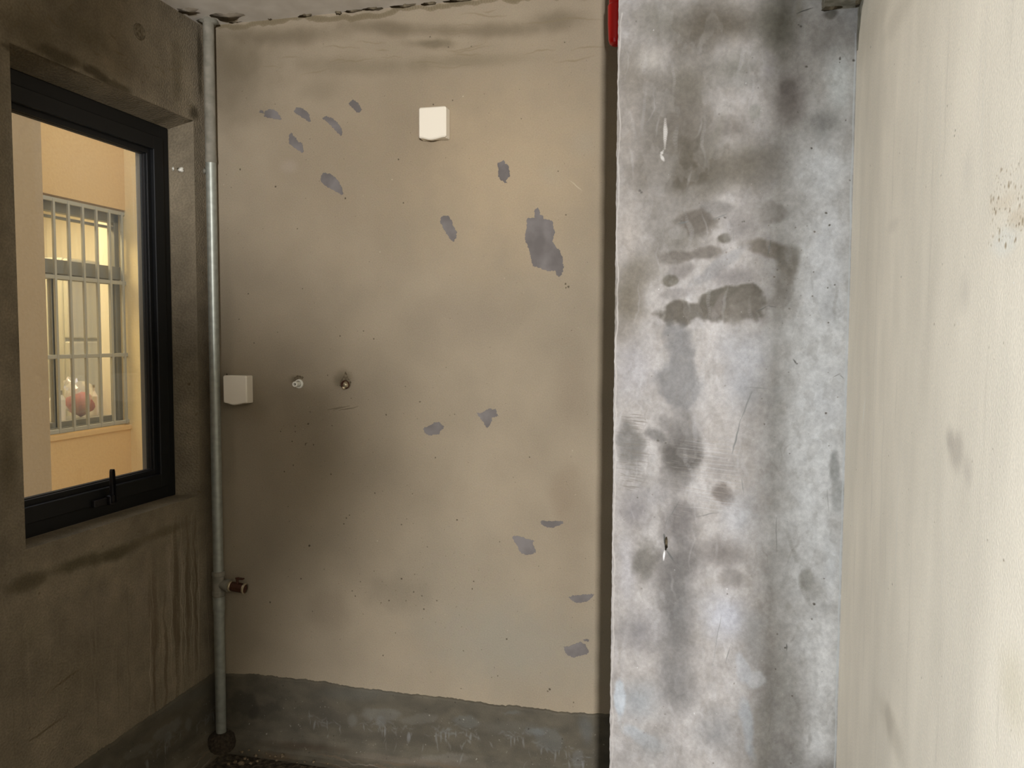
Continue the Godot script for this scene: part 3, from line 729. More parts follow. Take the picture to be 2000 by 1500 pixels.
	blobs(c, [
		[1.9667,1.2673,0.1846,1.4172,0,0.9161,0.9206,0.9251,1,1],  # right side: pale putty, lightened further in place of missing light
		[1.5962,1.9951,0.2204,0.5204,0,0.3764,0.3552,0.3187,0.8625,1],
		[1.6157,0.7739,0.0975,0.5551,0,0.4068,0.3947,0.3795,0.4312,1],
		[1.5526,2.2724,0.1106,0.078,0,0.4511,0.4357,0.3986,0.92,1],
		[1.6948,2.2537,0.1991,0.0922,0,0.3278,0.3035,0.261,1,1],
		[1.845,2.2346,0.0888,0.1361,0,0.3818,0.367,0.3263,1,1],
		[1.475,2.1345,0.0645,0.1269,0,0.4433,0.419,0.3764,0.92,1],
		[1.5277,2.1766,0.0669,0.0566,0,0.611,0.59,0.5549,1,1],
		[1.6269,2.1043,0.078,0.0937,0,0.3916,0.3704,0.3278,0.805,1],
		[1.7414,2.1349,0.0912,0.077,0,0.4281,0.4159,0.3825,0.92,1],
		[1.7484,2.1023,0.1214,0.0216,0,0.4688,0.4562,0.431,0.69,1],
		[1.8282,2.1602,0.0417,0.0152,40,0.5509,0.5324,0.514,0.69,1],
		[1.8229,2.1226,0.0269,0.0305,0,0.5618,0.5432,0.5358,0.69,1],
		[1.9553,2.1879,0.0795,0.0898,0,0.577,0.5612,0.5414,0.92,1],
		[1.9938,2.0854,0.0545,0.1349,0,0.8072,0.8163,0.8117,1,1],
		[1.88,2.049,0.059,0.1066,0,0.4723,0.4452,0.4258,1,1],
		[1.8731,2.0811,0.0246,0.0228,0,0.4408,0.4139,0.3947,0.7,0.6],
		[1.9546,1.9813,0.061,0.0606,20,0.5473,0.5434,0.5317,0.92,1],
		[1.47,2.0022,0.0583,0.2398,0,0.5314,0.505,0.4688,0.92,1],
		[1.6221,2.0068,0.0939,0.0943,0,0.3825,0.3582,0.3218,0.805,1],
		[1.7253,1.9879,0.0765,0.0466,0,0.3947,0.3704,0.34,0.805,1],
		[1.6628,1.8999,0.1088,0.1259,0,0.34,0.3187,0.2792,1,1],
		[1.7652,1.8952,0.1367,0.1089,0,0.371,0.3491,0.3084,0.92,1],
		[1.7,1.9763,0.0185,0.0936,15,0.4129,0.3947,0.3521,0.575,1],
		[1.7938,2.0289,0.0201,0.0308,0,0.5117,0.5047,0.4702,0.7,0.5],
		[1.6306,1.8883,0.0522,0.079,0,0.3218,0.2975,0.2549,0.7,0.5],
		[1.9634,1.8735,0.0872,0.137,0,0.8435,0.848,0.8525,1,1],
		[1.525,1.893,0.0802,0.0959,0,0.4311,0.4068,0.3704,0.805,1],
		[1.4735,1.7204,0.0586,0.1461,0,0.6072,0.5794,0.5445,1,1],
		[1.8307,1.7697,0.0626,0.0337,0,0.5422,0.524,0.4985,0.8,0.5],
		[1.7036,1.7869,0.0515,0.0289,0,0.4321,0.4169,0.3956,0.7,0.5],
		[1.6526,1.7423,0.0717,0.045,0,0.3582,0.3339,0.3005,0.9,0.5],
		[1.614,1.7035,0.0948,0.064,0,0.4007,0.3825,0.3491,0.805,1],
		[1.7243,1.7075,0.0257,0.0184,0,0.3461,0.3278,0.2914,0.9,0.4],
		[1.7557,1.7394,0.0611,0.0628,0,0.4669,0.4481,0.4292,0.805,1],
		[1.8327,1.6788,0.0627,0.0286,10,0.4493,0.4209,0.3819,0.9,0.5],
		[1.8833,1.6453,0.0372,0.0649,0,0.5061,0.4869,0.4523,0.8,0.6],
		[1.6278,1.6632,0.0919,0.024,-8,0.3764,0.3521,0.3218,0.8,0.5],
		[1.5086,1.625,0.0972,0.0813,-30,0.4433,0.419,0.3764,0.92,1],
		[1.6153,1.6234,0.0593,0.0294,-30,0.4521,0.4304,0.4088,0.7,0.6],
		[1.6937,1.6222,0.1166,0.0212,-35,0.5229,0.5129,0.4996,0.9,0.5],
		[1.7455,1.6082,0.0922,0.0475,0,0.444,0.4255,0.4101,0.805,1],
		[1.5893,1.5969,0.0292,0.0188,0,0.3461,0.3278,0.2853,0.8,0.4],
		[1.663,1.5186,0.0981,0.0402,0,0.34,0.3187,0.2823,0.95,0.35],
		[1.7337,1.5555,0.1158,0.0292,-8,0.34,0.3218,0.2853,0.95,0.35],
		[1.7854,1.5287,0.0763,0.0502,-25,0.3961,0.3736,0.3381,0.9,0.4],
		[1.7085,1.5224,0.0155,0.0453,20,0.419,0.3947,0.3673,0.8,0.5],
		[1.6162,1.5698,0.0792,0.0215,-8,0.5032,0.4837,0.4643,0.8,0.5],
		[1.8733,1.5414,0.0499,0.0653,0,0.5185,0.4921,0.4582,0.24,0.6],
		[1.4757,1.5438,0.0752,0.1147,0,0.419,0.3916,0.343,1,1],
		[1.4673,1.4548,0.0657,0.0659,0,0.4936,0.4681,0.4298,0.805,1],
		[1.8723,1.587,0.0349,0.0782,15,0.511,0.4883,0.4544,0.7,0.6],
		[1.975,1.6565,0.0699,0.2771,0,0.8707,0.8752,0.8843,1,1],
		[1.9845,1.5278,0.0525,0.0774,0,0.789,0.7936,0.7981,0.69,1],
		[1.6132,1.3469,0.0691,0.1495,0,0.4007,0.3977,0.3916,0.6375,0.5],
		[1.4916,1.3657,0.0819,0.1321,0,0.597,0.583,0.576,0.92,1],
		[1.762,1.4226,0.0924,0.0959,0,0.5785,0.575,0.5715,0.805,1],
		[1.777,1.3161,0.077,0.1123,0,0.5501,0.5501,0.5501,0.805,1],
		[1.8136,1.3965,0.0609,0.0954,20,0.6928,0.6928,0.6968,0.69,1],
		[1.8662,1.3046,0.0604,0.0795,10,0.5632,0.5556,0.5404,0.276,1],
		[1.8551,1.2379,0.0455,0.0958,0,0.5651,0.5576,0.5425,0.2415,1],
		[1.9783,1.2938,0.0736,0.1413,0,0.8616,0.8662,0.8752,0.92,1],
		[1.6221,1.2039,0.088,0.0985,0,0.3947,0.3825,0.3673,0.69,1],
		[1.6233,1.1354,0.0587,0.1442,0,0.3704,0.3552,0.337,0.5625,0.55],
		[1.6259,1.1355,0.0694,0.0632,0,0.2914,0.2762,0.2549,0.675,0.65],
		[1.4945,1.1443,0.0549,0.0975,0,0.419,0.4068,0.3856,0.9,0.6],
		[1.5552,1.188,0.0541,0.0221,20,0.3764,0.3643,0.3461,0.7,0.6],
		[1.7423,1.1129,0.0651,0.0489,0,0.5022,0.4828,0.4601,0.7,0.6],
		[1.5441,1.021,0.0982,0.0502,0,0.5219,0.5087,0.4987,0.69,1],
		[1.7359,1.0418,0.034,0.03,15,0.3764,0.3491,0.3218,0.8,0.6],
		[1.7467,1.0232,0.0209,0.0191,0,0.3643,0.337,0.3096,0.6,0.6],
		[1.8759,1.1586,0.0242,0.048,0,0.5512,0.5399,0.5209,0.207,1],
		[1.6329,0.9564,0.0617,0.097,0,0.34,0.3218,0.3096,0.675,0.65],
		[1.5036,0.9769,0.0661,0.0674,0,0.4606,0.4449,0.4386,0.805,1],
		[1.7839,0.9789,0.0777,0.098,0,0.6282,0.6282,0.6282,0.805,1],
		[2.0072,1.124,0.0147,0.0527,0,0.6243,0.6285,0.6243,0.8,0.6],
		[2.0155,1.0452,0.0196,0.0528,0,0.6862,0.6905,0.6862,0.7,0.6],
		[1.4848,0.8204,0.0401,0.1532,0,0.6147,0.6007,0.5936,0.92,1],
		[1.5356,0.8452,0.0495,0.0704,0,0.4068,0.3916,0.3643,0.9,0.6],
		[1.5879,0.8139,0.0653,0.0842,0,0.4007,0.3825,0.3643,0.6037,1],
		[1.6345,0.8592,0.0807,0.0835,0,0.3521,0.337,0.3218,0.69,1],
		[1.7337,0.8799,0.0946,0.0594,0,0.4311,0.4099,0.3886,0.9775,1],
		[1.901,0.8913,0.0759,0.0486,0,0.5996,0.5876,0.5717,0.2415,1],
		[1.7612,0.813,0.0524,0.033,0,0.454,0.4354,0.4136,0.7,0.6],
		[1.6168,0.7037,0.0749,0.2364,0,0.34,0.3309,0.3187,0.7762,1],
		[1.5217,0.6527,0.0833,0.1026,0,0.4745,0.4617,0.4554,0.805,1],
		[1.7502,0.7083,0.0949,0.0998,0,0.6288,0.6288,0.6394,0.9775,1],
		[1.966,0.8016,0.045,0.0485,0,0.66,0.6516,0.6348,0.92,1],
		[1.9043,0.7491,0.0127,0.019,0,0.5061,0.4907,0.46,0.24,0.5],
		[1.9466,0.8271,0.0226,0.035,0,0.6112,0.6031,0.5787,0.7,0.6],
		[1.9921,0.7565,0.0299,0.0323,0,0.6184,0.6143,0.6061,0.805,1],
		[1.8624,0.6288,0.0371,0.132,0,0.5122,0.4871,0.4548,0.2932,1],
		[1.8962,0.5496,0.0513,0.0963,0,0.5635,0.5482,0.51,0.255,0.6],
		[1.8163,0.6658,0.0468,0.1159,0,0.5631,0.5559,0.5415,0.69,1],
		[1.832,0.5427,0.0391,0.0277,-40,0.7322,0.7322,0.7322,0.7,0.4],
		[1.7921,0.5802,0.021,0.0556,-10,0.6354,0.6391,0.6427,0.7,0.4],
		[1.6199,0.5057,0.0754,0.1194,0,0.3825,0.3734,0.3613,0.69,1],
		[1.5244,0.4521,0.0839,0.0864,0,0.5374,0.5476,0.5476,0.805,1],
		[1.4684,0.453,0.017,0.0811,0,0.65,0.6711,0.6817,0.9,0.5],
		[1.8479,0.4052,0.0339,0.1255,0,0.5077,0.4903,0.4417,0.27,0.5],
		[1.8086,0.4144,0.0211,0.084,-8,0.6254,0.6403,0.6478,0.7,0.5],
		[1.9112,0.4546,0.0385,0.0552,30,0.5948,0.583,0.5513,0.21,0.5],
		[1.7297,0.3907,0.0965,0.1018,0,0.4672,0.464,0.4544,0.69,1],
		[1.5257,0.351,0.0702,0.029,25,0.6147,0.6324,0.6394,0.7,0.6],
		[1.5539,0.3256,0.0838,0.0694,0,0.4995,0.493,0.4767,0.69,1],
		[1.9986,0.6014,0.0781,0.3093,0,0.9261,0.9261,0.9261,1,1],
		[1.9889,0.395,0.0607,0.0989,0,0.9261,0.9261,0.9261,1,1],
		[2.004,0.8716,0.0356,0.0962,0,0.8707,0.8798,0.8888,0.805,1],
		[1.893,2.268,0.0122,0.025,0,0.5473,0.5278,0.4769,0.6,0.6],
		[1.968,2.2514,0.0216,0.0174,0,0.4222,0.4065,0.3753,0.8,0.4]])
	c.smears(10.0, 0.14, 0.10, rgb(192, 190, 188), 0.09, 1.8, 65)
	c.smears(18.0, 0.18, 0.08, rgb(122, 116, 107), 0.09, 1.5, 66)
	c.mottle(30.0, 0.035, 1.2, 32)
	c.mottle(70.0, 0.03, 1.0, 33)
	c.finish(220.0, 0.035, 0.45)
	column_marks(c)
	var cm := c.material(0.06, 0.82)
	st = mb()
	var rows := 260
	for i in rows:
		var y0 := HIGH * i / rows
		var y1 := HIGH * (i + 1) / rows
		var xa0 := COL_X + nick(i); var xa1 := COL_X + nick(i + 1)
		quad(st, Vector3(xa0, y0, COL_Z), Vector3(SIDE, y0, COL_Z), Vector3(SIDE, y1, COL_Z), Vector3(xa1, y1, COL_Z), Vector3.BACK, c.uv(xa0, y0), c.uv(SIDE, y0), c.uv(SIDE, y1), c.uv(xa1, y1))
		var d := COL_Z - 0.004
		quad(st, Vector3(xa0, y0, COL_Z), Vector3(xa1, y1, COL_Z), Vector3(COL_X, y1, d), Vector3(COL_X, y0, d), Vector3(-0.7, 0, 0.7), c.uv(xa0, y0), c.uv(xa1, y1), c.uv(xa1, y1), c.uv(xa0, y0))
	quad(st, Vector3(COL_X, 0, 0), Vector3(COL_X, 0, COL_Z - 0.004), Vector3(COL_X, HIGH, COL_Z - 0.004), Vector3(COL_X, HIGH, 0), Vector3.LEFT, c.uv(1.5, 0), c.uv(1.8, 0), c.uv(1.8, HIGH), c.uv(1.5, HIGH))
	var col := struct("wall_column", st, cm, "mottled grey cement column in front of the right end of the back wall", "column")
	st = mb()
	lump(st, Vector3(1.5880, 0.8979, COL_Z), Vector3(0.004, 0.018, 0.0015), 7, 0.4)
	obj("chip", st, M.stain, col)
	# the beam along the right wall over the column, ragged where it meets both
	st = mb()
	box(st, Vector3(1.947, 2.262, COL_Z - 0.02), Vector3(SIDE + 0.01, HIGH + 0.02, 1.50))
	var beam := struct("trim_1", st, M.soffit, "underside of the grey concrete beam above the column's top right corner", "beam")
	st = mb()
	lump(st, Vector3(1.97, 2.262, COL_Z + 0.012), Vector3(0.028, 0.004, 0.012), 3, 0.5)
	lump(st, Vector3(2.028, 2.262, COL_Z + 0.03), Vector3(0.008, 0.004, 0.03), 4, 0.5)
	obj("mortar_ridge", st, M.stain, beam)

	# ceiling and floor
	st = mb()
	box(st, Vector3(-0.1, HIGH, -0.1), Vector3(4.2, HIGH + 0.15, 6.2))
	var ceiling := struct("ceiling", st, M.white_ceiling, "off-white ceiling with crumbs of mortar along its edge", "ceiling")
	for d in [[0.3897,0.006,0.03,0.012,0.006],[0.503,0.006,0.012,0.012,0.008],[0.5534,0.006,0.03,0.01,0.005],[0.6246,0.006,0.04,0.012,0.006],[0.7298,0.006,0.04,0.014,0.007],[0.8159,0.006,0.03,0.01,0.006],[0.2552,0.006,0.008,0.008,0.004],[0.9174,0.006,0.05,0.012,0.006],[0.1252,0.006,0.03,0.008,0.003]]:
		st = mb()
		lump(st, Vector3(d[0], HIGH + 0.002, d[1]), Vector3(d[2], d[4], d[3]), int(d[0] * 999.0), 0.5, 6, 14)
		obj("mortar_ridge", st, M.stain, ceiling)
	st = mb()
	lump(st, Vector3(0.135, HIGH + 0.002, 0.055), Vector3(0.062, 0.006, 0.035), 71, 0.45, 6, 16)
	lump(st, Vector3(0.03, HIGH + 0.002, 0.12), Vector3(0.05, 0.004, 0.03), 72, 0.45, 6, 16)
	obj("mortar_patch", st, M.rough_plaster, ceiling)
	st = mb()
	box(st, Vector3(-0.1, -0.15, -0.1), Vector3(4.2, 0.0, 6.2))
	struct("floor", st, M.mud, "muddy brown unfinished floor at the foot of the gas pipe", "floor")
	coating()

	# the rest of the flat behind the camera
	st = mb()
	box(st, Vector3(4.0, -0.1, -0.1), Vector3(4.2, HIGH + 0.05, 6.2))
	struct("wall_far", st, M.other_wall, "plain far wall of the room behind the right wall")
	st = mb()
	box(st, Vector3(SIDE + 0.12, -0.1, 0.6), Vector3(4.2, HIGH + 0.05, 0.8))
	struct("wall_return", st, M.other_wall, "plain wall of the room behind the right wall")
	st = mb()
	box(st, Vector3(-0.2, -0.1, 6.0), Vector3(FRONT_A, HIGH + 0.05, 6.2))
	box(st, Vector3(FRONT_B, -0.1, 6.0), Vector3(4.2, HIGH + 0.05, 6.2))
	box(st, Vector3(FRONT_A, -0.1, 6.0), Vector3(FRONT_B, FRONT_LOW, 6.2))
	box(st, Vector3(FRONT_A, FRONT_TOP, 6.0), Vector3(FRONT_B, HIGH + 0.05, 6.2))
	struct("wall_front", st, M.other_wall, "plain wall with the daylight window behind the camera")
	var w3 := base("window_3")
	tag(w3, "tall window behind the camera that lights the room", "window", "", "structure")
	st = mb()
	for x in [FRONT_A, FRONT_B - 0.04]: box(st, Vector3(x, FRONT_LOW, 6.06), Vector3(x + 0.04, FRONT_TOP, 6.1))
	for y in [FRONT_LOW, FRONT_TOP - 0.04]: box(st, Vector3(FRONT_A, y, 6.06), Vector3(FRONT_B, y + 0.04, 6.1))
	obj("window_frame", st, M.frame, w3)
	st = mb()
	box(st, Vector3(FRONT_A + 0.03, FRONT_LOW + 0.03, 6.078), Vector3(FRONT_B - 0.03, FRONT_TOP - 0.03, 6.083))
	obj("pane", st, M.glass, w3)
	# unseen blockers added to shape the light: nib, beam and person-outlined parapet
	st = mb()
	box(st, Vector3(0, 0, 1.76), Vector3(0.56, HIGH, 1.84))
	struct("added_nib", st, M.other_wall, "added nib wall out of view on the left, keeping side light off the back wall")
	st = mb()
	box(st, Vector3(-0.05, 1.86, 2.3), Vector3(1.05, HIGH + 0.02, 2.4))
	struct("added_trim_2", st, M.other_wall, "added unseen beam on the left, shading the upper left wall", "beam")
	st = mb()
	var prof := PackedVector2Array(SHADOW_OUTLINE)
	extrude(st, prof, 3.36, 3.44)
	struct("added_shadow_partition", st, M.other_wall, "added unseen partition behind the camera, cut to a person outline to cast the back wall shadow")
	var w4 := base("window_4")  # unseen side window, added to brighten the right wall
	tag(w4, "added side window out of view on the left, giving fill light to the right wall", "window", "", "structure")
	st = mb()
	for z in [SIDE_A - 0.04, SIDE_B]: box(st, Vector3(-0.14, 0.53, z), Vector3(-0.1, 1.87, z + 0.04))
	for y in [0.53, 1.83]: box(st, Vector3(-0.14, y, SIDE_A - 0.04), Vector3(-0.1, y + 0.04, SIDE_B + 0.04))
	obj("window_frame", st, M.frame, w4)
	st = mb()
	box(st, Vector3(-0.122, 0.56, SIDE_A - 0.01), Vector3(-0.118, 1.84, SIDE_B + 0.01))
	obj("pane", st, M.glass, w4)

var SHADOW_OUTLINE := [Vector2(0, 0), Vector2(1.77, 0), Vector2(1.77, 0.92), Vector2(1.87, 1.07), Vector2(1.94, 1.22), Vector2(1.94, 1.32), Vector2(1.81, 1.43), Vector2(1.62, 1.52), Vector2(1.3, 1.6), Vector2(0, 1.64)]  # outline follows a standing person, to throw the soft shadow

var nicks := FastNoiseLite.new()
func nick(i: int) -> float:
	nicks.frequency = 0.11
	nicks.fractal_octaves = 4
	return 0.0022 * nicks.get_noise_1d(i * 1.0) + 0.0007 * sin(i * 2.3)

func column_marks(c: Canvas) -> void:
	var r := c.rng
	# comb lines left by the trowel
	for i in 34:
		var y := lerpf(0.989, 1.169, i / 33.0)
		c.stroke(Vector2(r.randf_range(1.60, 1.68), y + 0.012), Vector2(r.randf_range(1.72, 1.82), y), 0.0018, rgb(150, 140, 128) if i % 2 else rgb(178, 176, 174), 0.3, 0.002)
	for i in 60:
		var a := Vector2(r.randf_range(1.45, 1.50), r.randf_range(1.036, 1.245))
		c.stroke(a, a + Vector2(r.randf_range(0.015, 0.06), -0.004), 0.0018, rgb(112, 106, 97), 0.5, 0.002)
	for i in 40:
		var a := Vector2(r.randf_range(1.56, 1.66), r.randf_range(0.971, 1.189))
		c.stroke(a, a + Vector2(r.randf_range(0.02, 0.06), -0.004), 0.0016, rgb(140, 135, 128), 0.35, 0.001)
	for s in [[1.8027,1.3099,1.7748,1.2356,0.004,118,0.75],[1.7748,1.2356,1.7521,1.1458,0.004,112,0.8],[1.5923,0.9679,1.6212,1.0139,0.002,96,0.7],[1.586,0.9397,1.5936,0.9708,0.002,100,0.5],[1.6607,0.9719,1.7238,0.9865,0.002,96,0.6],[1.8672,0.9837,1.8693,0.8919,0.0012,100,0.6],[1.7342,0.7139,1.7157,0.5724,0.0018,112,0.6],[1.757,0.6255,1.7486,0.5828,0.003,112,0.7],[1.5836,0.92,1.591,0.8813,0.008,66,0.95],[1.591,0.8813,1.6118,0.8464,0.004,90,0.7],[1.7793,1.0806,1.7827,1.0401,0.003,124,0.5],[1.9989,1.349,2.0156,1.3597,0.002,120,0.6],[2.0156,1.3597,2.0256,1.3495,0.002,124,0.5],[1.9928,1.0639,1.9956,1.0044,0.0015,126,0.5],[1.7833,1.3229,1.8406,1.32,0.003,130,0.4],[1.806,1.5154,1.836,1.5311,0.002,92,0.7],[1.836,1.5311,1.8549,1.5284,0.002,100,0.5],[1.8992,1.3948,1.9094,1.3818,0.003,110,0.6],[1.9003,0.649,1.9032,0.6328,0.004,90,0.7],[1.6067,1.7503,1.6328,1.7535,0.004,98,0.7],[1.6912,1.7571,1.7271,1.7665,0.005,108,0.6],[1.8883,2.2609,1.9268,2.2699,0.003,74,0.8],[1.9457,2.2806,1.9486,2.2605,0.003,70,0.7],[1.8331,1.6592,1.8398,1.6981,0.003,104,0.5],[1.7432,1.7267,1.7462,1.7004,0.002,110,0.5]]:
		c.stroke(Vector2(s[0], s[1]), Vector2(s[2], s[3]), s[4], rgb(s[5], s[5], s[5] - 4), s[6], 0.003, -50.0)
	# paler drags of the trowel
	for i in 90:
		var a := Vector2(r.randf_range(1.46, 2.0), r.randf_range(0.32, 2.3))
		c.stroke(a, a + Vector2(r.randf_range(-0.02, 0.02), -r.randf_range(0.03, 0.14)), r.randf_range(0.004, 0.016), rgb(182, 180, 178), 0.10, 0.01)
	for i in 70:
		var a := Vector2(r.randf_range(1.46, 2.0), r.randf_range(0.32, 2.3))
		c.stroke(a, a + Vector2(r.randf_range(-0.03, 0.03), -r.randf_range(0.02, 0.1)), r.randf_range(0.003, 0.012), rgb(120, 114, 106), 0.10, 0.015)
	c.stroke(Vector2(1.5682, 2.0191), Vector2(1.5667, 1.9440), 0.011, rgb(176, 171, 163), 0.75, 0.002)
	c.stroke(Vector2(1.5655, 1.9375), Vector2(1.5591, 1.9272), 0.009, rgb(184, 180, 172), 0.8, 0.002)
	c.stroke(Vector2(1.5591, 1.9272), Vector2(1.5659, 1.9123), 0.007, rgb(184, 180, 172), 0.8, 0.002)
	c.stroke(Vector2(1.5843, 0.8753), Vector2(1.5819, 0.8499), 0.005, rgb(226, 224, 220), 0.9, 0.002)
	c.stroke(Vector2(2.028, 2.2), Vector2(2.028, 0.25), 0.004, rgb(214, 218, 220), 0.5, 0.001, 0.0, false)
	c.stroke(Vector2(1.448, 2.3), Vector2(1.448, 0.25), 0.004, rgb(176, 170, 162), 0.5, 0.004, 0.0, false)
	c.specks(160, Rect2(1.45, 0.3, 0.57, 2.0), 0.0006, 0.003, rgb(104, 98, 90), 0.6)
	c.specks(50, Rect2(1.7, 1.5, 0.25, 0.25), 0.001, 0.003, rgb(112, 104, 94), 0.5)
	c.specks(50, Rect2(1.45, 0.3, 0.57, 2.0), 0.0006, 0.002, rgb(216, 214, 210), 0.6)
	for s in [[1.8988,2.2287,0.0025],[1.8939,2.2329,0.0019],[1.9923,2.1415,0.0025],[2.0245,2.1353,0.0028],[1.9934,2.1451,0.0019],[1.9925,2.1328,0.0013],[1.971,1.7639,0.0029],[1.9791,1.7331,0.0029],[1.9318,1.9257,0.0026],[1.9795,1.5768,0.0019],[1.9951,1.5843,0.0019],[1.9146,2.1285,0.0032],[1.9671,0.7612,0.0034],[1.8993,0.6393,0.0028],[1.772,1.7494,0.0023],[1.6132,1.7541,0.0027],[1.7246,1.76,0.0033],[1.7106,1.7565,0.0027],[1.7682,1.7482,0.002],[1.5848,1.4553,0.002],[1.5057,1.8377,0.0034],[1.5098,1.8322,0.0027],[1.8951,2.0796,0.001],[2.0242,1.8431,0.0013],[1.9106,1.3844,0.0013],[1.6234,1.1285,0.0021],[1.5622,1.1744,0.0035],[1.5825,1.1669,0.0028],[1.749,0.7706,0.0021],[1.5099,1.0165,0.0025],[1.983,1.489,0.002]]: c.speck(s[0], s[1], s[2], rgb(90, 86, 79), 0.6)

# dark waterproof coating round the foot of the walls, rising in a soft fillet from the floor
func coating() -> void:
	var c := Canvas.new(Rect2(0, -0.15, 1.6, 0.45), 640.0, rgb(86, 80, 66), 61, 4.0)
	c.mottle(9.0, 0.08, 0.6, 41)
	blobs(c, [
		[0.2021,0.1281,0.0808,0.026,-20,0.228,0.2138,0.1785,0.4,0.4],
		[0.1217,0.1374,0.0614,0.056,0,0.1997,0.1855,0.1502,0.4,0.4],
		[0.553,0.2319,0.2465,0.0394,-8,0.3482,0.3376,0.2987,0.6,0.9],
		[0.6274,0.1689,0.075,0.025,-8,0.4472,0.4401,0.4118,0.4,0.4],
		[0.6366,0.1432,0.0225,0.0286,0,0.4543,0.4543,0.4436,0.4,0.4],
		[0.5333,0.1398,0.0229,0.0325,20,0.4401,0.433,0.3977,0.5,0.6],
		[0.7745,0.1685,0.0731,0.0176,-12,0.426,0.4118,0.3694,0.4,0.4],
		[0.9356,0.179,0.0533,0.0243,0,0.4048,0.4118,0.3906,0.4,0.4],
		[1.0921,0.1807,0.1554,0.0343,-4,0.3623,0.3482,0.3057,0.5,0.8],
		[1.0919,0.2286,0.0517,0.0103,-6,0.3906,0.3977,0.3765,0.5,0.7],
		[1.211,0.1612,0.0676,0.0441,0,0.4048,0.4118,0.3977,0.4,0.4],
		[1.1773,0.174,0.034,0.017,0,0.433,0.4401,0.426,0.5,0.6],
		[1.3114,0.1063,0.0233,0.0438,0,0.4401,0.4401,0.426,0.4,0.4],
		[1.3353,0.1935,0.033,0.067,0,0.3835,0.3906,0.3765,0.5,0.7],
		[0.4379,0.1375,0.1164,0.0546,0,0.2916,0.2704,0.228,0.5,0.9],
		[0.7011,0.0976,0.2228,0.0356,-4,0.2845,0.2633,0.2209,0.6,0.9],
		[0.3589,0.0182,0.2369,0.0221,-3,0.2562,0.2138,0.1572,0.7,0.9],
		[0.8823,0.05,0.1081,0.0176,-8,0.4755,0.4543,0.4118,0.4,0.4],
		[0.6637,0.0214,0.1686,0.0143,-4,0.433,0.3906,0.334,0.4,0.4],
		[0.2795,-0.029,0.1202,0.0223,0,0.3906,0.3199,0.235,0.6,0.9],
		[0.8644,0.0301,0.2531,0.0211,-4,0.4401,0.3977,0.3411,0.6,0.9],
		[0.0773,-0.0555,0.083,0.0265,0,0.3623,0.2916,0.2067,0.4,0.4]])
	c.finish(200.0, 0.06, 0.5)
	var r := c.rng
	for i in 22:
		var a := Vector2(lerpf(0.3, 1.36, pow(r.randf(), 0.6)), r.randf_range(0.06, 0.15))
		c.stroke(a, a + Vector2(r.randf_range(-0.01, 0.012), -r.randf_range(0.012, 0.04)), r.randf_range(0.002, 0.007), rgb(128, 127, 120), 0.3, 0.008)
	for q in [[0.62, 0.135, 0.05], [0.70, 0.125, 0.05], [0.84, 0.14, 0.03], [0.93, 0.15, 0.05], [1.10, 0.155, 0.04], [1.22, 0.13, 0.07], [1.30, 0.1, 0.04], [0.42, 0.12, 0.05]]:
		for i in 16:
			var a := Vector2(q[0] + r.randf_range(-1, 1) * q[2], q[1] + r.randf_range(-0.012, 0.012))
			c.stroke(a, a + Vector2(r.randf_range(-0.035, 0.035), r.randf_range(-0.022, 0.006)), r.randf_range(0.003, 0.009), rgb(118, 117, 111), 0.22, 0.01)
		for i in 4:
			var a := Vector2(q[0] + r.randf_range(-1, 1) * q[2], q[1] - 0.005)
			c.stroke(a, a + Vector2(r.randf_range(-0.004, 0.004), -r.randf_range(0.015, 0.04)), r.randf_range(0.003, 0.007), rgb(124, 123, 118), 0.4, 0.003)
	c.specks(240, Rect2(0.1, 0.0, 1.3, 0.2), 0.0006, 0.0028, rgb(150, 146, 132), 0.7)
	c.specks(120, Rect2(0.1, 0.0, 1.3, 0.25), 0.0006, 0.0028, rgb(60, 54, 44), 0.6)
	for i in 30:
		var a := Vector2(r.randf_range(0.4, 1.25), r.randf_range(-0.05, 0.045))
		c.stroke(a, a + Vector2(r.randf_range(0.05, 0.2), r.randf_range(-0.01, 0.004)), r.randf_range(0.004, 0.012), rgb(140, 130, 116) if i % 2 else rgb(104, 88, 68), 0.4, 0.008)
	var m := c.material(0.12, 0.75)
	m.metallic_specular = 0.4
	var nz := FastNoiseLite.new()
	nz.frequency = 0.35
	nz.fractal_octaves = 4
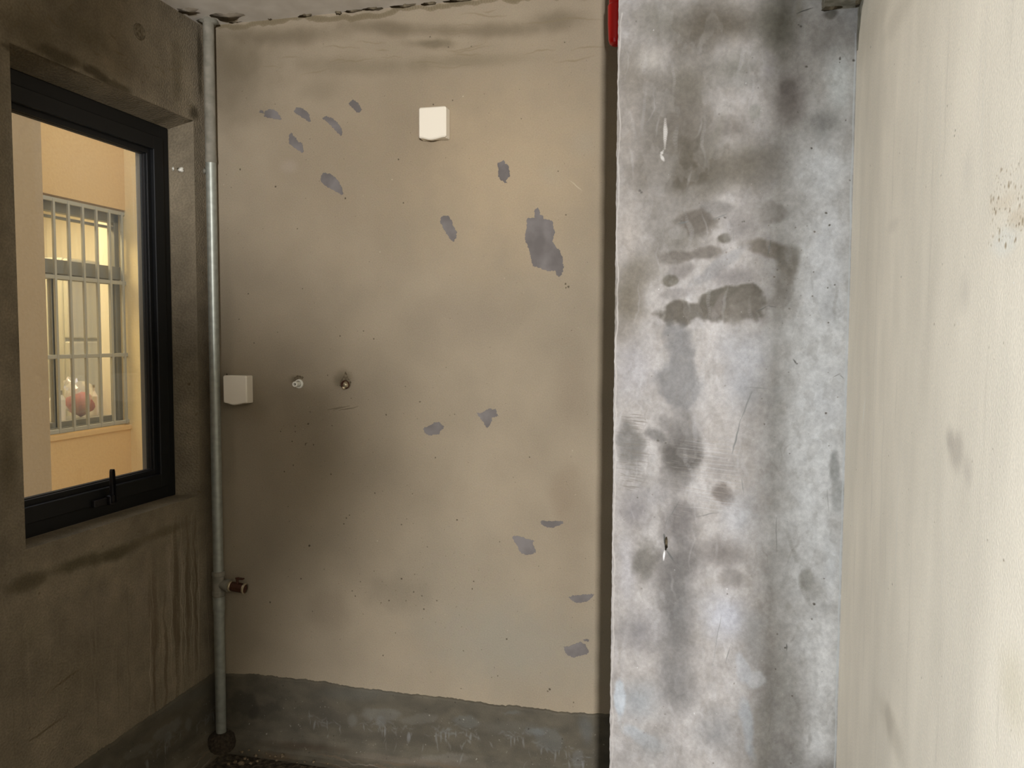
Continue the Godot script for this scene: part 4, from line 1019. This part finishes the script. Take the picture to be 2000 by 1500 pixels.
	for side in 2:
		var st := mb()
		var reach := SIDE if side == 0 else 3.0
		var n := int(reach / 0.006)
		for i in n:
			var prev := []
			for k in 2:
				var u := reach * (i + k) / n
				var t := 0.006 + 0.001 * nz.get_noise_1d(u * 200.0)
				var top := 0.2528 + 0.004 * nz.get_noise_1d(u * 40.0 + side * 500) + 0.0035 * nz.get_noise_1d(u * 250.0 + side * 500)
				if side == 0: top += coat_top(u)
				var line := [Vector2(0.0, top), Vector2(t * 0.7, top - 0.003), Vector2(t, top - 0.008)]
				line.append(Vector2(t, 0.075))
				for q in range(1, 7):
					var g := PI / 2 * q / 6.0
					line.append(Vector2(t + 0.07 * (1.0 - cos(g)), 0.075 - 0.075 * sin(g) + 0.002))
				prev.append([u, line])
			var l0: Array = prev[0][1]
			var l1: Array = prev[1][1]
			var arc := 0.0
			for q in l0.size() - 1:
				var step: float = (l0[q + 1] - l0[q]).length()
				var p := []
				for s in [[0, q], [1, q], [1, q + 1], [0, q + 1]]:
					var v: Vector2 = prev[s[0]][1][s[1]]
					p.append(Vector3(prev[s[0]][0], v.y, v.x) if side == 0 else Vector3(v.x, v.y, prev[s[0]][0]))
				var dir: Vector2 = (l0[q + 1] - l0[q]).normalized()
				var nn := Vector3(0, dir.x, -dir.y) if side == 0 else Vector3(-dir.y, dir.x, 0)
				var va: float = 0.2528 - arc
				var vb: float = 0.2528 - arc - step
				var ua: float = prev[0][0]
				var ub: float = prev[1][0]
				var su := 0.0 if side == 0 else 0.37
				quad(st, p[0], p[1], p[2], p[3], nn, c.uv(ua + su, va), c.uv(ub + su, va), c.uv(ub + su, vb), c.uv(ua + su, vb))
				arc += step
		struct("baseboard_back" if side == 0 else "baseboard_left", st, m, "dark grey waterproof coating with pale smears along the foot of the back wall" if side == 0 else "dark waterproof coating along the foot of the window wall", "coating")

func coat_top(u: float) -> float:
	var pts := [[0.0461,-0.0019],[0.1678,0.0072],[0.287,0.007],[0.4268,0.0093],[0.5031,0.0013],[0.7334,0.0001],[0.8844,0.0013],[1.0245,-0.0018],[1.1814,0.001],[1.2483,-0.0031],[1.36,0.005],[1.4053,0.0087]]
	for i in pts.size() - 1:
		if u < pts[i + 1][0]:
			return lerpf(pts[i][1], pts[i + 1][1], clampf((u - pts[i][0]) / (pts[i + 1][0] - pts[i][0]), 0.0, 1.0))
	return pts[-1][1]

# ------------------------------------------------------------------ our window
func ring(st: SurfaceTool, x0: float, x1: float, za: float, zb: float, ya: float, yb: float, t: float, r: float) -> void:
	rbox(st, Vector3(x0, ya, za), Vector3(x1, yb, za + t), r)
	rbox(st, Vector3(x0, ya, zb - t), Vector3(x1, yb, zb), r)
	rbox(st, Vector3(x0, ya, za + t - r), Vector3(x1, ya + t, zb - t + r), r)
	rbox(st, Vector3(x0, yb - t, za + t - r), Vector3(x1, yb, zb - t + r), r)

func window() -> void:
	var w := base("window_1")
	tag(w, "charcoal aluminium awning window with one clear pane, looking into a yellow light well", "window", "", "structure")
	var st := mb()
	ring(st, -0.102, -0.07, 0.10, 0.855, 0.906, 2.136, 0.044, 0.003)
	obj("window_frame", st, M.frame, w)
	st = mb()
	ring(st, -0.101, -0.058, 0.142, 0.815, 0.947, 2.095, 0.046, 0.004)
	ring(st, -0.1005, -0.072, 0.184, 0.772, 0.989, 2.053, 0.02, 0.003)
	var sash := obj("sash", st, M.frame, w)
	st = mb()
	ring(st, -0.0985, -0.080, 0.202, 0.757, 1.006, 2.037, 0.006, 0.002)
	obj("gasket", st, M.gasket, sash)
	st = mb()
	box(st, Vector3(-0.097, 0.995, 0.19), Vector3(-0.091, 2.05, 0.765))
	obj("pane", st, M.glass, w)
	var hd := Node3D.new()
	hd.name = "handle"
	w.add_child(hd)
	st = mb()
	rbox(st, Vector3(-0.062, 0.944, 0.415), Vector3(-0.046, 0.966, 0.50), 0.004)
	rbox(st, Vector3(-0.052, 0.942, 0.428), Vector3(-0.034, 0.972, 0.449), 0.005)
	obj("handle_base", st, M.handle, hd)
	st = mb()
	extrude(st, PackedVector2Array([Vector2(0.4285, 0.95), Vector2(0.4465, 0.95), Vector2(0.4455, 1.0), Vector2(0.4435, 1.044), Vector2(0.441, 1.050), Vector2(0.4345, 1.050), Vector2(0.432, 1.044), Vector2(0.430, 1.0)]), -0.006, 0.006, 0.002)
	var lever := obj("lever", st, M.handle, hd)
	lever.transform = Transform3D(Basis(Vector3(0, 0, 1), Vector3(0, 1, 0), Vector3(-1, 0, 0)), Vector3(-0.036, 0, 0))

# ------------------------------------------------------------------ the light well and the neighbour's window
func light_well() -> void:
	var fx := -2.3
	var za := -2.424; var zb := -1.0; var ya := 0.80; var yb := 2.325
	var st := mb()
	box(st, Vector3(fx - 0.2, -1.5, -2.7), Vector3(fx, ya, 2.8))
	box(st, Vector3(fx - 0.2, yb, -2.7), Vector3(fx, 3.4, 2.8))
	box(st, Vector3(fx - 0.2, ya, zb), Vector3(fx, yb, 2.8))
	box(st, Vector3(fx - 0.2, ya, -2.7), Vector3(fx, yb, za))
	struct("wall_facade", st, M.facade, "warm yellow rendered wall across the light well, seen through the window")
	st = mb()
	box(st, Vector3(fx - 0.1, -1.5, -2.62), Vector3(-0.1, 3.4, -2.42))
	struct("wall_lightwell", st, M.grey_wall, "dull tan end wall of the light well at the right of the pane")
	st = mb()
	rbox(st, Vector3(fx - 0.05, -1.5, -1.29), Vector3(-1.9, 3.4, 0.5), 0.012)
	struct("wall_pilaster", st, M.tan_wall, "tan rendered pier standing before the yellow wall at the left of the pane")
	st = mb()
	box(st, Vector3(fx, -1.5, 2.6), Vector3(-0.1, 3.4, 2.8))
	struct("wall_lightwell_near", st, M.tan_wall, "near end wall of the light well, out of the picture")
	st = mb()
	box(st, Vector3(fx - 0.2, -1.7, -2.7), Vector3(-0.1, -1.5, 2.8))
	struct("floor_lightwell", st, M.grey_wall, "floor of the light well, out of the picture", "floor")

	# neighbour's window
	var w := base("window_2")
	tag(w, "neighbour's aluminium window behind white bars across the light well", "window", "", "structure")
	var xo := fx - 0.06
	st = mb()
	rbox(st, Vector3(xo - 0.06, ya, za), Vector3(xo, yb, za + 0.045), 0.003)
	rbox(st, Vector3(xo - 0.06, ya, zb - 0.045), Vector3(xo, yb, zb), 0.003)
	rbox(st, Vector3(xo - 0.06, ya, za), Vector3(xo, ya + 0.05, zb), 0.003)
	rbox(st, Vector3(xo - 0.06, yb - 0.09, za), Vector3(xo, yb, zb), 0.003)
	obj("window_frame", st, M.alu, w)
	st = mb()
	rbox(st, Vector3(xo - 0.06, 1.84, za), Vector3(xo + 0.01, 1.93, zb), 0.003)
	obj("transom", st, M.alu, w)
	st = mb()
	rbox(st, Vector3(xo - 0.05, 2.195, za + 0.04), Vector3(xo - 0.01, 2.21, zb), 0.002)
	obj("transom_rail", st, M.alu, w)
	for z in [[-2.40, -1.83], [-1.86, -1.05]]:
		st = mb()
		ring(st, xo - 0.05, xo - 0.02, z[0], z[1], 0.85, 1.84, 0.035, 0.002)
		var s := obj("sash", st, M.alu, w)
		st = mb()
		box(st, Vector3(xo - 0.037, 0.88, z[0] + 0.03), Vector3(xo - 0.033, 1.81, z[1] - 0.03))
		obj("pane", st, M.glass, s)
	st = mb()
	box(st, Vector3(xo - 0.037, 1.93, za + 0.04), Vector3(xo - 0.033, 2.24, zb - 0.04))
	obj("pane", st, M.glass, w)
	st = mb()
	rbox(st, Vector3(fx - 0.2, ya - 0.02, za), Vector3(fx + 0.012, ya + 0.012, zb), 0.003)
	obj("window_sill", st, M.facade, w)
	# bars
	var g := base("window_grille", Vector3(fx - 0.012, 0, 0))
	tag(g, "pale painted security bars in front of the neighbour's window", "grille")
	for y in [0.835, 1.31, 1.815, 2.30]:
		st = mb()
		rbox(st, Vector3(-0.012, y - 0.013, za), Vector3(0.006, y + 0.013, zb), 0.003)
		obj("rail", st, M.bar, g)
	for k in 11:
		var z := -2.395 + 0.121 * k
		st = mb()
		rbox(st, Vector3(-0.009, 0.82, z - 0.009), Vector3(0.009, 2.305, z + 0.009), 0.003)
		obj("bar", st, M.bar, g)
	# the neighbour's kitchen behind it
	st = mb()
	var bx := fx - 1.6
	box(st, Vector3(bx - 0.1, 0.2, -3.4), Vector3(bx, 2.7, -0.2))
	box(st, Vector3(bx, 0.2, -3.5), Vector3(fx - 0.2, 2.7, -3.4))
	box(st, Vector3(bx, 0.2, -0.2), Vector3(fx - 0.2, 2.7, -0.1))
	box(st, Vector3(bx, 2.6, -3.4), Vector3(fx - 0.2, 2.7, -0.2))
	box(st, Vector3(bx, 0.2, -3.4), Vector3(fx - 0.2, 0.3, -0.2))
	box(st, Vector3(fx - 0.2095, 0.875, za - 0.01), Vector3(fx - 0.125, 2.3, za + 0.02))
	struct("wall_neighbour", st, M.room, "pale walls of the neighbour's lit kitchen behind the bars")
	var l := AreaLight3D.new()
	l.name = "ceiling_panel_light"
	l.area_size = Vector2(0.8, 0.8)
	l.area_normalize_energy = false
	l.light_energy = 9.0
	l.light_color = Color(1.0, 0.93, 0.78)
	l.area_range = 8.0
	l.shadow_enabled = true
	l.position = Vector3(fx - 0.8, 2.56, -2.0)
	l.rotation.x = -PI / 2
	add_child(l)
	var lamp := base("ceiling_panel", Vector3(fx - 0.8, 2.57, -2.0))
	tag(lamp, "square ceiling lamp in the neighbour's kitchen, hidden above the transom", "lamp")
	st = mb()
	rbox(st, Vector3(-0.42, 0, -0.42), Vector3(0.42, 0.03, 0.42), 0.004)
	obj("housing", st, M.alu, lamp)
	neighbour_things(fx)

func neighbour_things(fx: float) -> void:
	var st := mb()
	rbox(st, Vector3(-0.3, 0, -1.2), Vector3(0.0, 0.06, 1.2), 0.005)
	var top := obj("worktop", st, M.cabinet)
	top.position = Vector3(fx - 0.21, 0.80, -1.9)
	tag(top, "dark worktop inside the neighbour's window sill", "worktop")
	var cab := base("wall_cabinet", Vector3(fx - 1.6, 1.0, -1.85))
	tag(cab, "grey kitchen cabinet dimly seen through the neighbour's lower panes", "cabinet")
	st = mb()
	rbox(st, Vector3(0, 0, -0.75), Vector3(0.5, 0.38, 0.05), 0.005)
	obj("body", st, M.cabinet, cab)
	for k in 2:
		st = mb()
		rbox(st, Vector3(0.5, 0.01, -0.74 + 0.4 * k), Vector3(0.515, 0.37, -0.36 + 0.4 * k), 0.003)
		obj("door", st, M.cabinet, cab)
	var fridge := base("refrigerator", Vector3(fx - 1.1, 0.3, -3.05))
	tag(fridge, "pale grey refrigerator in the middle of the neighbour's lower panes", "refrigerator")
	st = mb()
	rbox(st, Vector3(-0.3, 0, -0.3), Vector3(0.25, 1.75, 0.3), 0.02)
	obj("body", st, M.bar, fridge)
	st = mb()
	rbox(st, Vector3(0.25, 0.02, -0.3), Vector3(0.3, 1.1, 0.3), 0.015)
	obj("door", st, M.bar, fridge)
	st = mb()
	rbox(st, Vector3(0.25, 1.12, -0.3), Vector3(0.3, 1.74, 0.3), 0.015)
	obj("door", st, M.bar, fridge)
	var bag := base("plastic_bag", Vector3(fx - 0.30, 0.862, -2.29))
	tag(bag, "clear plastic bag with something red in it on the neighbour's sill", "bag")
	st = mb()
	lump(st, Vector3(0, 0.1, 0.0), Vector3(0.055, 0.075, 0.115), 12, 0.25, 10, 16)
	obj("contents", st, M.red_cloth, bag)
	st = mb()
	lump(st, Vector3(0, 0.145, 0.015), Vector3(0.07, 0.12, 0.125), 15, 0.15, 10, 16)
	lump(st, Vector3(0, 0.24, 0.08), Vector3(0.03, 0.05, 0.05), 16, 0.5, 8, 10)
	obj("film", st, M.film, bag)
	var jar := base("jar", Vector3(fx - 0.27, 0.86, -2.05))
	tag(jar, "pale plastic jar at the left on the neighbour's sill", "jar")
	st = mb()
	lathe(st, [Vector2(0, 0), Vector2(0.045, 0), Vector2(0.05, 0.01), Vector2(0.05, 0.15), Vector2(0.035, 0.18), Vector2(0.03, 0.19)], Vector3.ZERO)
	obj("body", st, M.white_plastic, jar)
	st = mb()
	lathe(st, [Vector2(0.034, 0.185), Vector2(0.034, 0.215), Vector2(0, 0.217)], Vector3.ZERO)
	obj("lid", st, M.alu, jar)
	var bottle := base("bottle", Vector3(fx - 0.38, 0.86, -2.50))
	tag(bottle, "slim glassy bottle at the right on the neighbour's sill", "bottle")
	st = mb()
	lathe(st, [Vector2(0, 0), Vector2(0.03, 0), Vector2(0.032, 0.01), Vector2(0.032, 0.14), Vector2(0.014, 0.18), Vector2(0.013, 0.21)], Vector3.ZERO)
	obj("body", st, M.white_plastic, bottle)
	st = mb()
	lathe(st, [Vector2(0.016, 0.205), Vector2(0.016, 0.225), Vector2(0, 0.227)], Vector3.ZERO)
	obj("cap", st, M.alu, bottle)

# ------------------------------------------------------------------ pipes and fittings
func gas_pipe() -> void:
	var p := base("gas_pipe", Vector3(0.05, 0, 0.042))
	tag(p, "galvanised gas riser standing from floor to ceiling in the corner beside the window", "pipe")
	var st := mb()
	lathe(st, [Vector2(0.0175, 0.60), Vector2(0.0175, 2.03)], Vector3.ZERO, Vector3.UP, 32)
	obj("upper_pipe", st, M.galvanised, p)
	st = mb()
	lathe(st, [Vector2(0.0178, 2.03), Vector2(0.0192, 2.033), Vector2(0.0188, 2.045), Vector2(0.0182, 2.06), Vector2(0.0182, HIGH)], Vector3.ZERO, Vector3.UP, 32)
	lump(st, Vector3(-0.02, 2.005, 0.006), Vector3(0.006, 0.01, 0.006), 31, 0.4)
	lump(st, Vector3(0.002, HIGH - 0.004, 0.0), Vector3(0.032, 0.012, 0.03), 33, 0.4, 6, 14)
	tag(obj("limed_pipe", st, M.limed_pipe, p), "plaster-smeared length below the ceiling")
	st = mb()
	lathe(st, [Vector2(0.0175, 0.632), Vector2(0.021, 0.632), Vector2(0.0225, 0.628), Vector2(0.0225, 0.618), Vector2(0.0205, 0.613), Vector2(0.0205, 0.565), Vector2(0.0225, 0.56), Vector2(0.0225, 0.548), Vector2(0.021, 0.544), Vector2(0.0175, 0.544)], Vector3.ZERO, Vector3.UP, 28)
	lathe(st, [Vector2(0.017, 0.0), Vector2(0.017, 0.028), Vector2(0.0215, 0.03), Vector2(0.0215, 0.042), Vector2(0.012, 0.044)], Vector3(0, 0.587, 0), Vector3(1, -0.08, 0.02), 24)
	var tee := obj("tee", st, M.limed_pipe, p)
	st = mb()
	var d := Vector3(1, -0.08, 0.02).normalized()
	lathe(st, [Vector2(0.012, 0.04), Vector2(0.014, 0.046), Vector2(0.0165, 0.052), Vector2(0.0165, 0.103), Vector2(0.015, 0.104), Vector2(0.0, 0.104)], Vector3(0, 0.587, 0), d, 8, false)
	obj("valve_body", st, M.rust, tee)
	st = mb()
	lathe(st, [Vector2(0.0165, 0.044), Vector2(0.0185, 0.046), Vector2(0.0185, 0.051), Vector2(0.0165, 0.053)], Vector3(0, 0.587, 0), d, 20)
	obj("valve_collar", st, M.brass, tee)
	st = mb()
	lathe(st, [Vector2(0.0150, 0.098), Vector2(0.0185, 0.1), Vector2(0.0185, 0.105), Vector2(0.0155, 0.107)], Vector3(0, 0.587, 0), d, 20)
	obj("valve_collar", st, M.brass, tee)
	st = mb()
	lathe(st, [Vector2(0.005, 0.0), Vector2(0.005, 0.014), Vector2(0.007, 0.016), Vector2(0.007, 0.02), Vector2(0, 0.021)], Vector3(0.08, 0.598, 0.01), Vector3.UP, 12)
	rbox(st, Vector3(0.078, 0.612, 0.002), Vector3(0.104, 0.617, 0.016), 0.002)
	obj("valve_lever", st, M.rust, tee)
	st = mb()
	lathe(st, [Vector2(0.0205, 0.545), Vector2(0.0205, 0.50), Vector2(0.0185, 0.48), Vector2(0.0175, 0.0)], Vector3.ZERO, Vector3.UP, 32)
	obj("lower_pipe", st, M.galvanised, p)
	var foot := base("mortar_mound", Vector3(0.05, 0, 0.042))
	tag(foot, "dark mound of mortar packed round the foot of the gas pipe", "mortar")
	st = mb()
	lathe(st, [Vector2(0.056, -0.002), Vector2(0.053, 0.018), Vector2(0.043, 0.044), Vector2(0.028, 0.056), Vector2(0.0185, 0.058)], Vector3.ZERO, Vector3.UP, 18)
	for k in 9:
		var g := TAU * k / 9.0 + 0.3
		lump(st, Vector3(cos(g) * 0.038, 0.01, sin(g) * 0.038), Vector3(0.017, 0.024 + 0.008 * sin(k * 2.1), 0.017), 41 + k, 0.25)
	obj("mortar", st, M.dark_mortar, foot)

func socket(called: String, at: Vector3, label: String) -> void:
	var s := base(called, at)
	tag(s, label, "socket", "splash-proof sockets on the back wall")
	var st := mb()
	rbox(st, Vector3(0.003, 0.0095, 0), Vector3(0.0875, 0.0985, 0.012), 0.004)
	obj("base_plate", st, M.cream, s)
	# lid: a rounded shell with a dipped finger lip along its lower edge
	var o := PackedVector2Array()
	var W := 0.0905; var H := 0.1015; var r := 0.007
	for k in 7:
		var a := PI * 1.5 + PI / 2 * k / 6.0
		if k > 3: o.append(Vector2(W - r + r * cos(a), 0.006 + r + r * sin(a)))
	for k in 7: o.append(Vector2(W - r + r * cos(PI / 2 * k / 6.0), H - r + r * sin(PI / 2 * k / 6.0)))
	for k in 7: o.append(Vector2(r + r * cos(PI / 2 + PI / 2 * k / 6.0), H - r + r * sin(PI / 2 + PI / 2 * k / 6.0)))
	for k in 7:
		var a := PI + PI / 2 * k / 6.0
		if k < 4: o.append(Vector2(r + r * cos(a), 0.006 + r + r * sin(a)))
	for k in 17:
		var t := lerpf(0.006, W - 0.006, k / 16.0)
		o.append(Vector2(t, 0.0062 - 0.0065 * exp(-pow((t - W * 0.46) / 0.018, 2.0)) + 0.0008 * cos(k * 0.8)))
	st = mb()
	extrude(st, o, 0.029, 0.0455, 0.0035)
	obj("lid", st, M.cream, s)
	st = mb()
	rbox(st, Vector3(0.0006, 0.0066, 0.003), Vector3(0.0899, 0.1012, 0.032), 0.004)
	obj("hinge_body", st, M.cream, s)

func outlets() -> void:
	var o := base("water_outlet", Vector3(0.345, 1.2875, 0))
	tag(o, "left water outlet, a pale plugged pipe stub in round cut plaster nearest the low socket", "water outlet", "water outlets in the back wall")
	var st := mb()
	lathe(st, [Vector2(0.0155, 0), Vector2(0.0155, 0.004), Vector2(0.0135, 0.007), Vector2(0.011, 0.007), Vector2(0.0095, 0.003)], Vector3.ZERO, Vector3.BACK, 24)
	obj("flange", st, M.white_plastic, o)
	st = mb()
	lathe(st, [Vector2(0.0085, 0), Vector2(0.0095, 0.026), Vector2(0.0095, 0.03), Vector2(0.0085, 0.031), Vector2(0.0045, 0.031), Vector2(0.0042, 0.02)], Vector3.ZERO, Vector3.BACK, 24)
	obj("plug", st, M.white_plastic, o)
	st = mb()
	lathe(st, [Vector2(0.0043, 0.021), Vector2(0, 0.021)], Vector3.ZERO, Vector3.BACK, 16)
	obj("plug_hole", st, M.stain, o)
	o = base("water_outlet", Vector3(0.515, 1.2875, 0))
	tag(o, "right water outlet, a broken brass and white stub under a torn pointed hollow", "water outlet", "water outlets in the back wall")
	st = mb()
	lathe(st, [Vector2(0.015, 0), Vector2(0.015, 0.005), Vector2(0.012, 0.009), Vector2(0.009, 0.006), Vector2(0.006, 0.004), Vector2(0, 0.004)], Vector3.ZERO, Vector3.BACK, 20)
	obj("flange", st, M.rust, o)
	st = mb()
	lump(st, Vector3(0.006, 0.001, 0.011), Vector3(0.008, 0.011, 0.008), 51, 0.4)
	lump(st, Vector3(-0.002, -0.010, 0.010), Vector3(0.007, 0.006, 0.006), 52, 0.4)
	obj("plug", st, M.brass, o)

func fire_pipe() -> void:
	var p := base("fire_pipe", Vector3(1.4165, 0, 0.10))
	tag(p, "red painted pipe end hanging from the ceiling in the gap behind the column", "pipe")
	var st := mb()
	lathe(st, [Vector2(0.0225, 2.345), Vector2(0.0225, HIGH)], Vector3.ZERO, Vector3.UP, 28)
	obj("pipe", st, M.red, p)
	st = mb()
	lathe(st, [Vector2(0.0, 2.288), Vector2(0.012, 2.289), Vector2(0.0195, 2.294), Vector2(0.0225, 2.304), Vector2(0.025, 2.35), Vector2(0.0255, 2.40), Vector2(0.0225, 2.405)], Vector3.ZERO, Vector3.UP, 28)
	obj("cap", st, M.red, p)

# ------------------------------------------------------------------ crumbs on the floor
func rubble() -> void:
	var spots := [[0.1746,0.0949,0.0075,0.002],[0.1416,0.0612,0.006,0.0037],[0.2027,0.0704,0.0067,0.0022],[0.1995,0.0454,0.0037,0.0096],[0.1866,0.0954,0.003,0.002],[0.2491,0.0594,0.0045,0.0041],[0.2706,0.0594,0.0045,0.0041],[0.2957,0.0558,0.0067,0.0052],[0.2908,0.0505,0.0045,0.0071],[0.415,0.0594,0.006,0.0041],[0.3835,0.0649,0.0037,0.003],[0.1571,0.1229,0.0067,0.002],[0.1537,0.1237,0.0053,0.002],[0.1794,0.1274,0.009,0.002],[0.2112,0.1162,0.006,0.002],[0.2243,0.0995,0.0053,0.002],[0.2312,0.0523,0.003,0.0064],[0.1618,0.0488,0.0037,0.0079],[0.0904,0.0437,0.0037,0.0104],[-0.0202,0.0667,0.003,0.0027],[0.0179,0.144,0.0037,0.002],[0.3589,0.0723,0.003,0.0021],[0.4652,0.0576,0.003,0.0046],[0.2839,0.076,0.0037,0.002],[0.1394,0.1406,0.006,0.002]]
	for i in spots.size():
		var s: Array = spots[i]
		var o := base("mortar_crumb", Vector3(s[0], 0, s[1]))
		tag(o, "small pale mortar crumb on the muddy floor near the foot of the gas pipe", "rubble", "mortar crumbs on the floor")
		var st := mb()
		var r: float = s[2]
		lump(st, Vector3(0, s[3] + r * 0.45, 0), Vector3(r * rng.randf_range(0.9, 1.5), r * rng.randf_range(0.6, 0.9), r), 100 + i * 7, 0.5, 4, 7)
		obj("crumb", st, M.crumb, o)
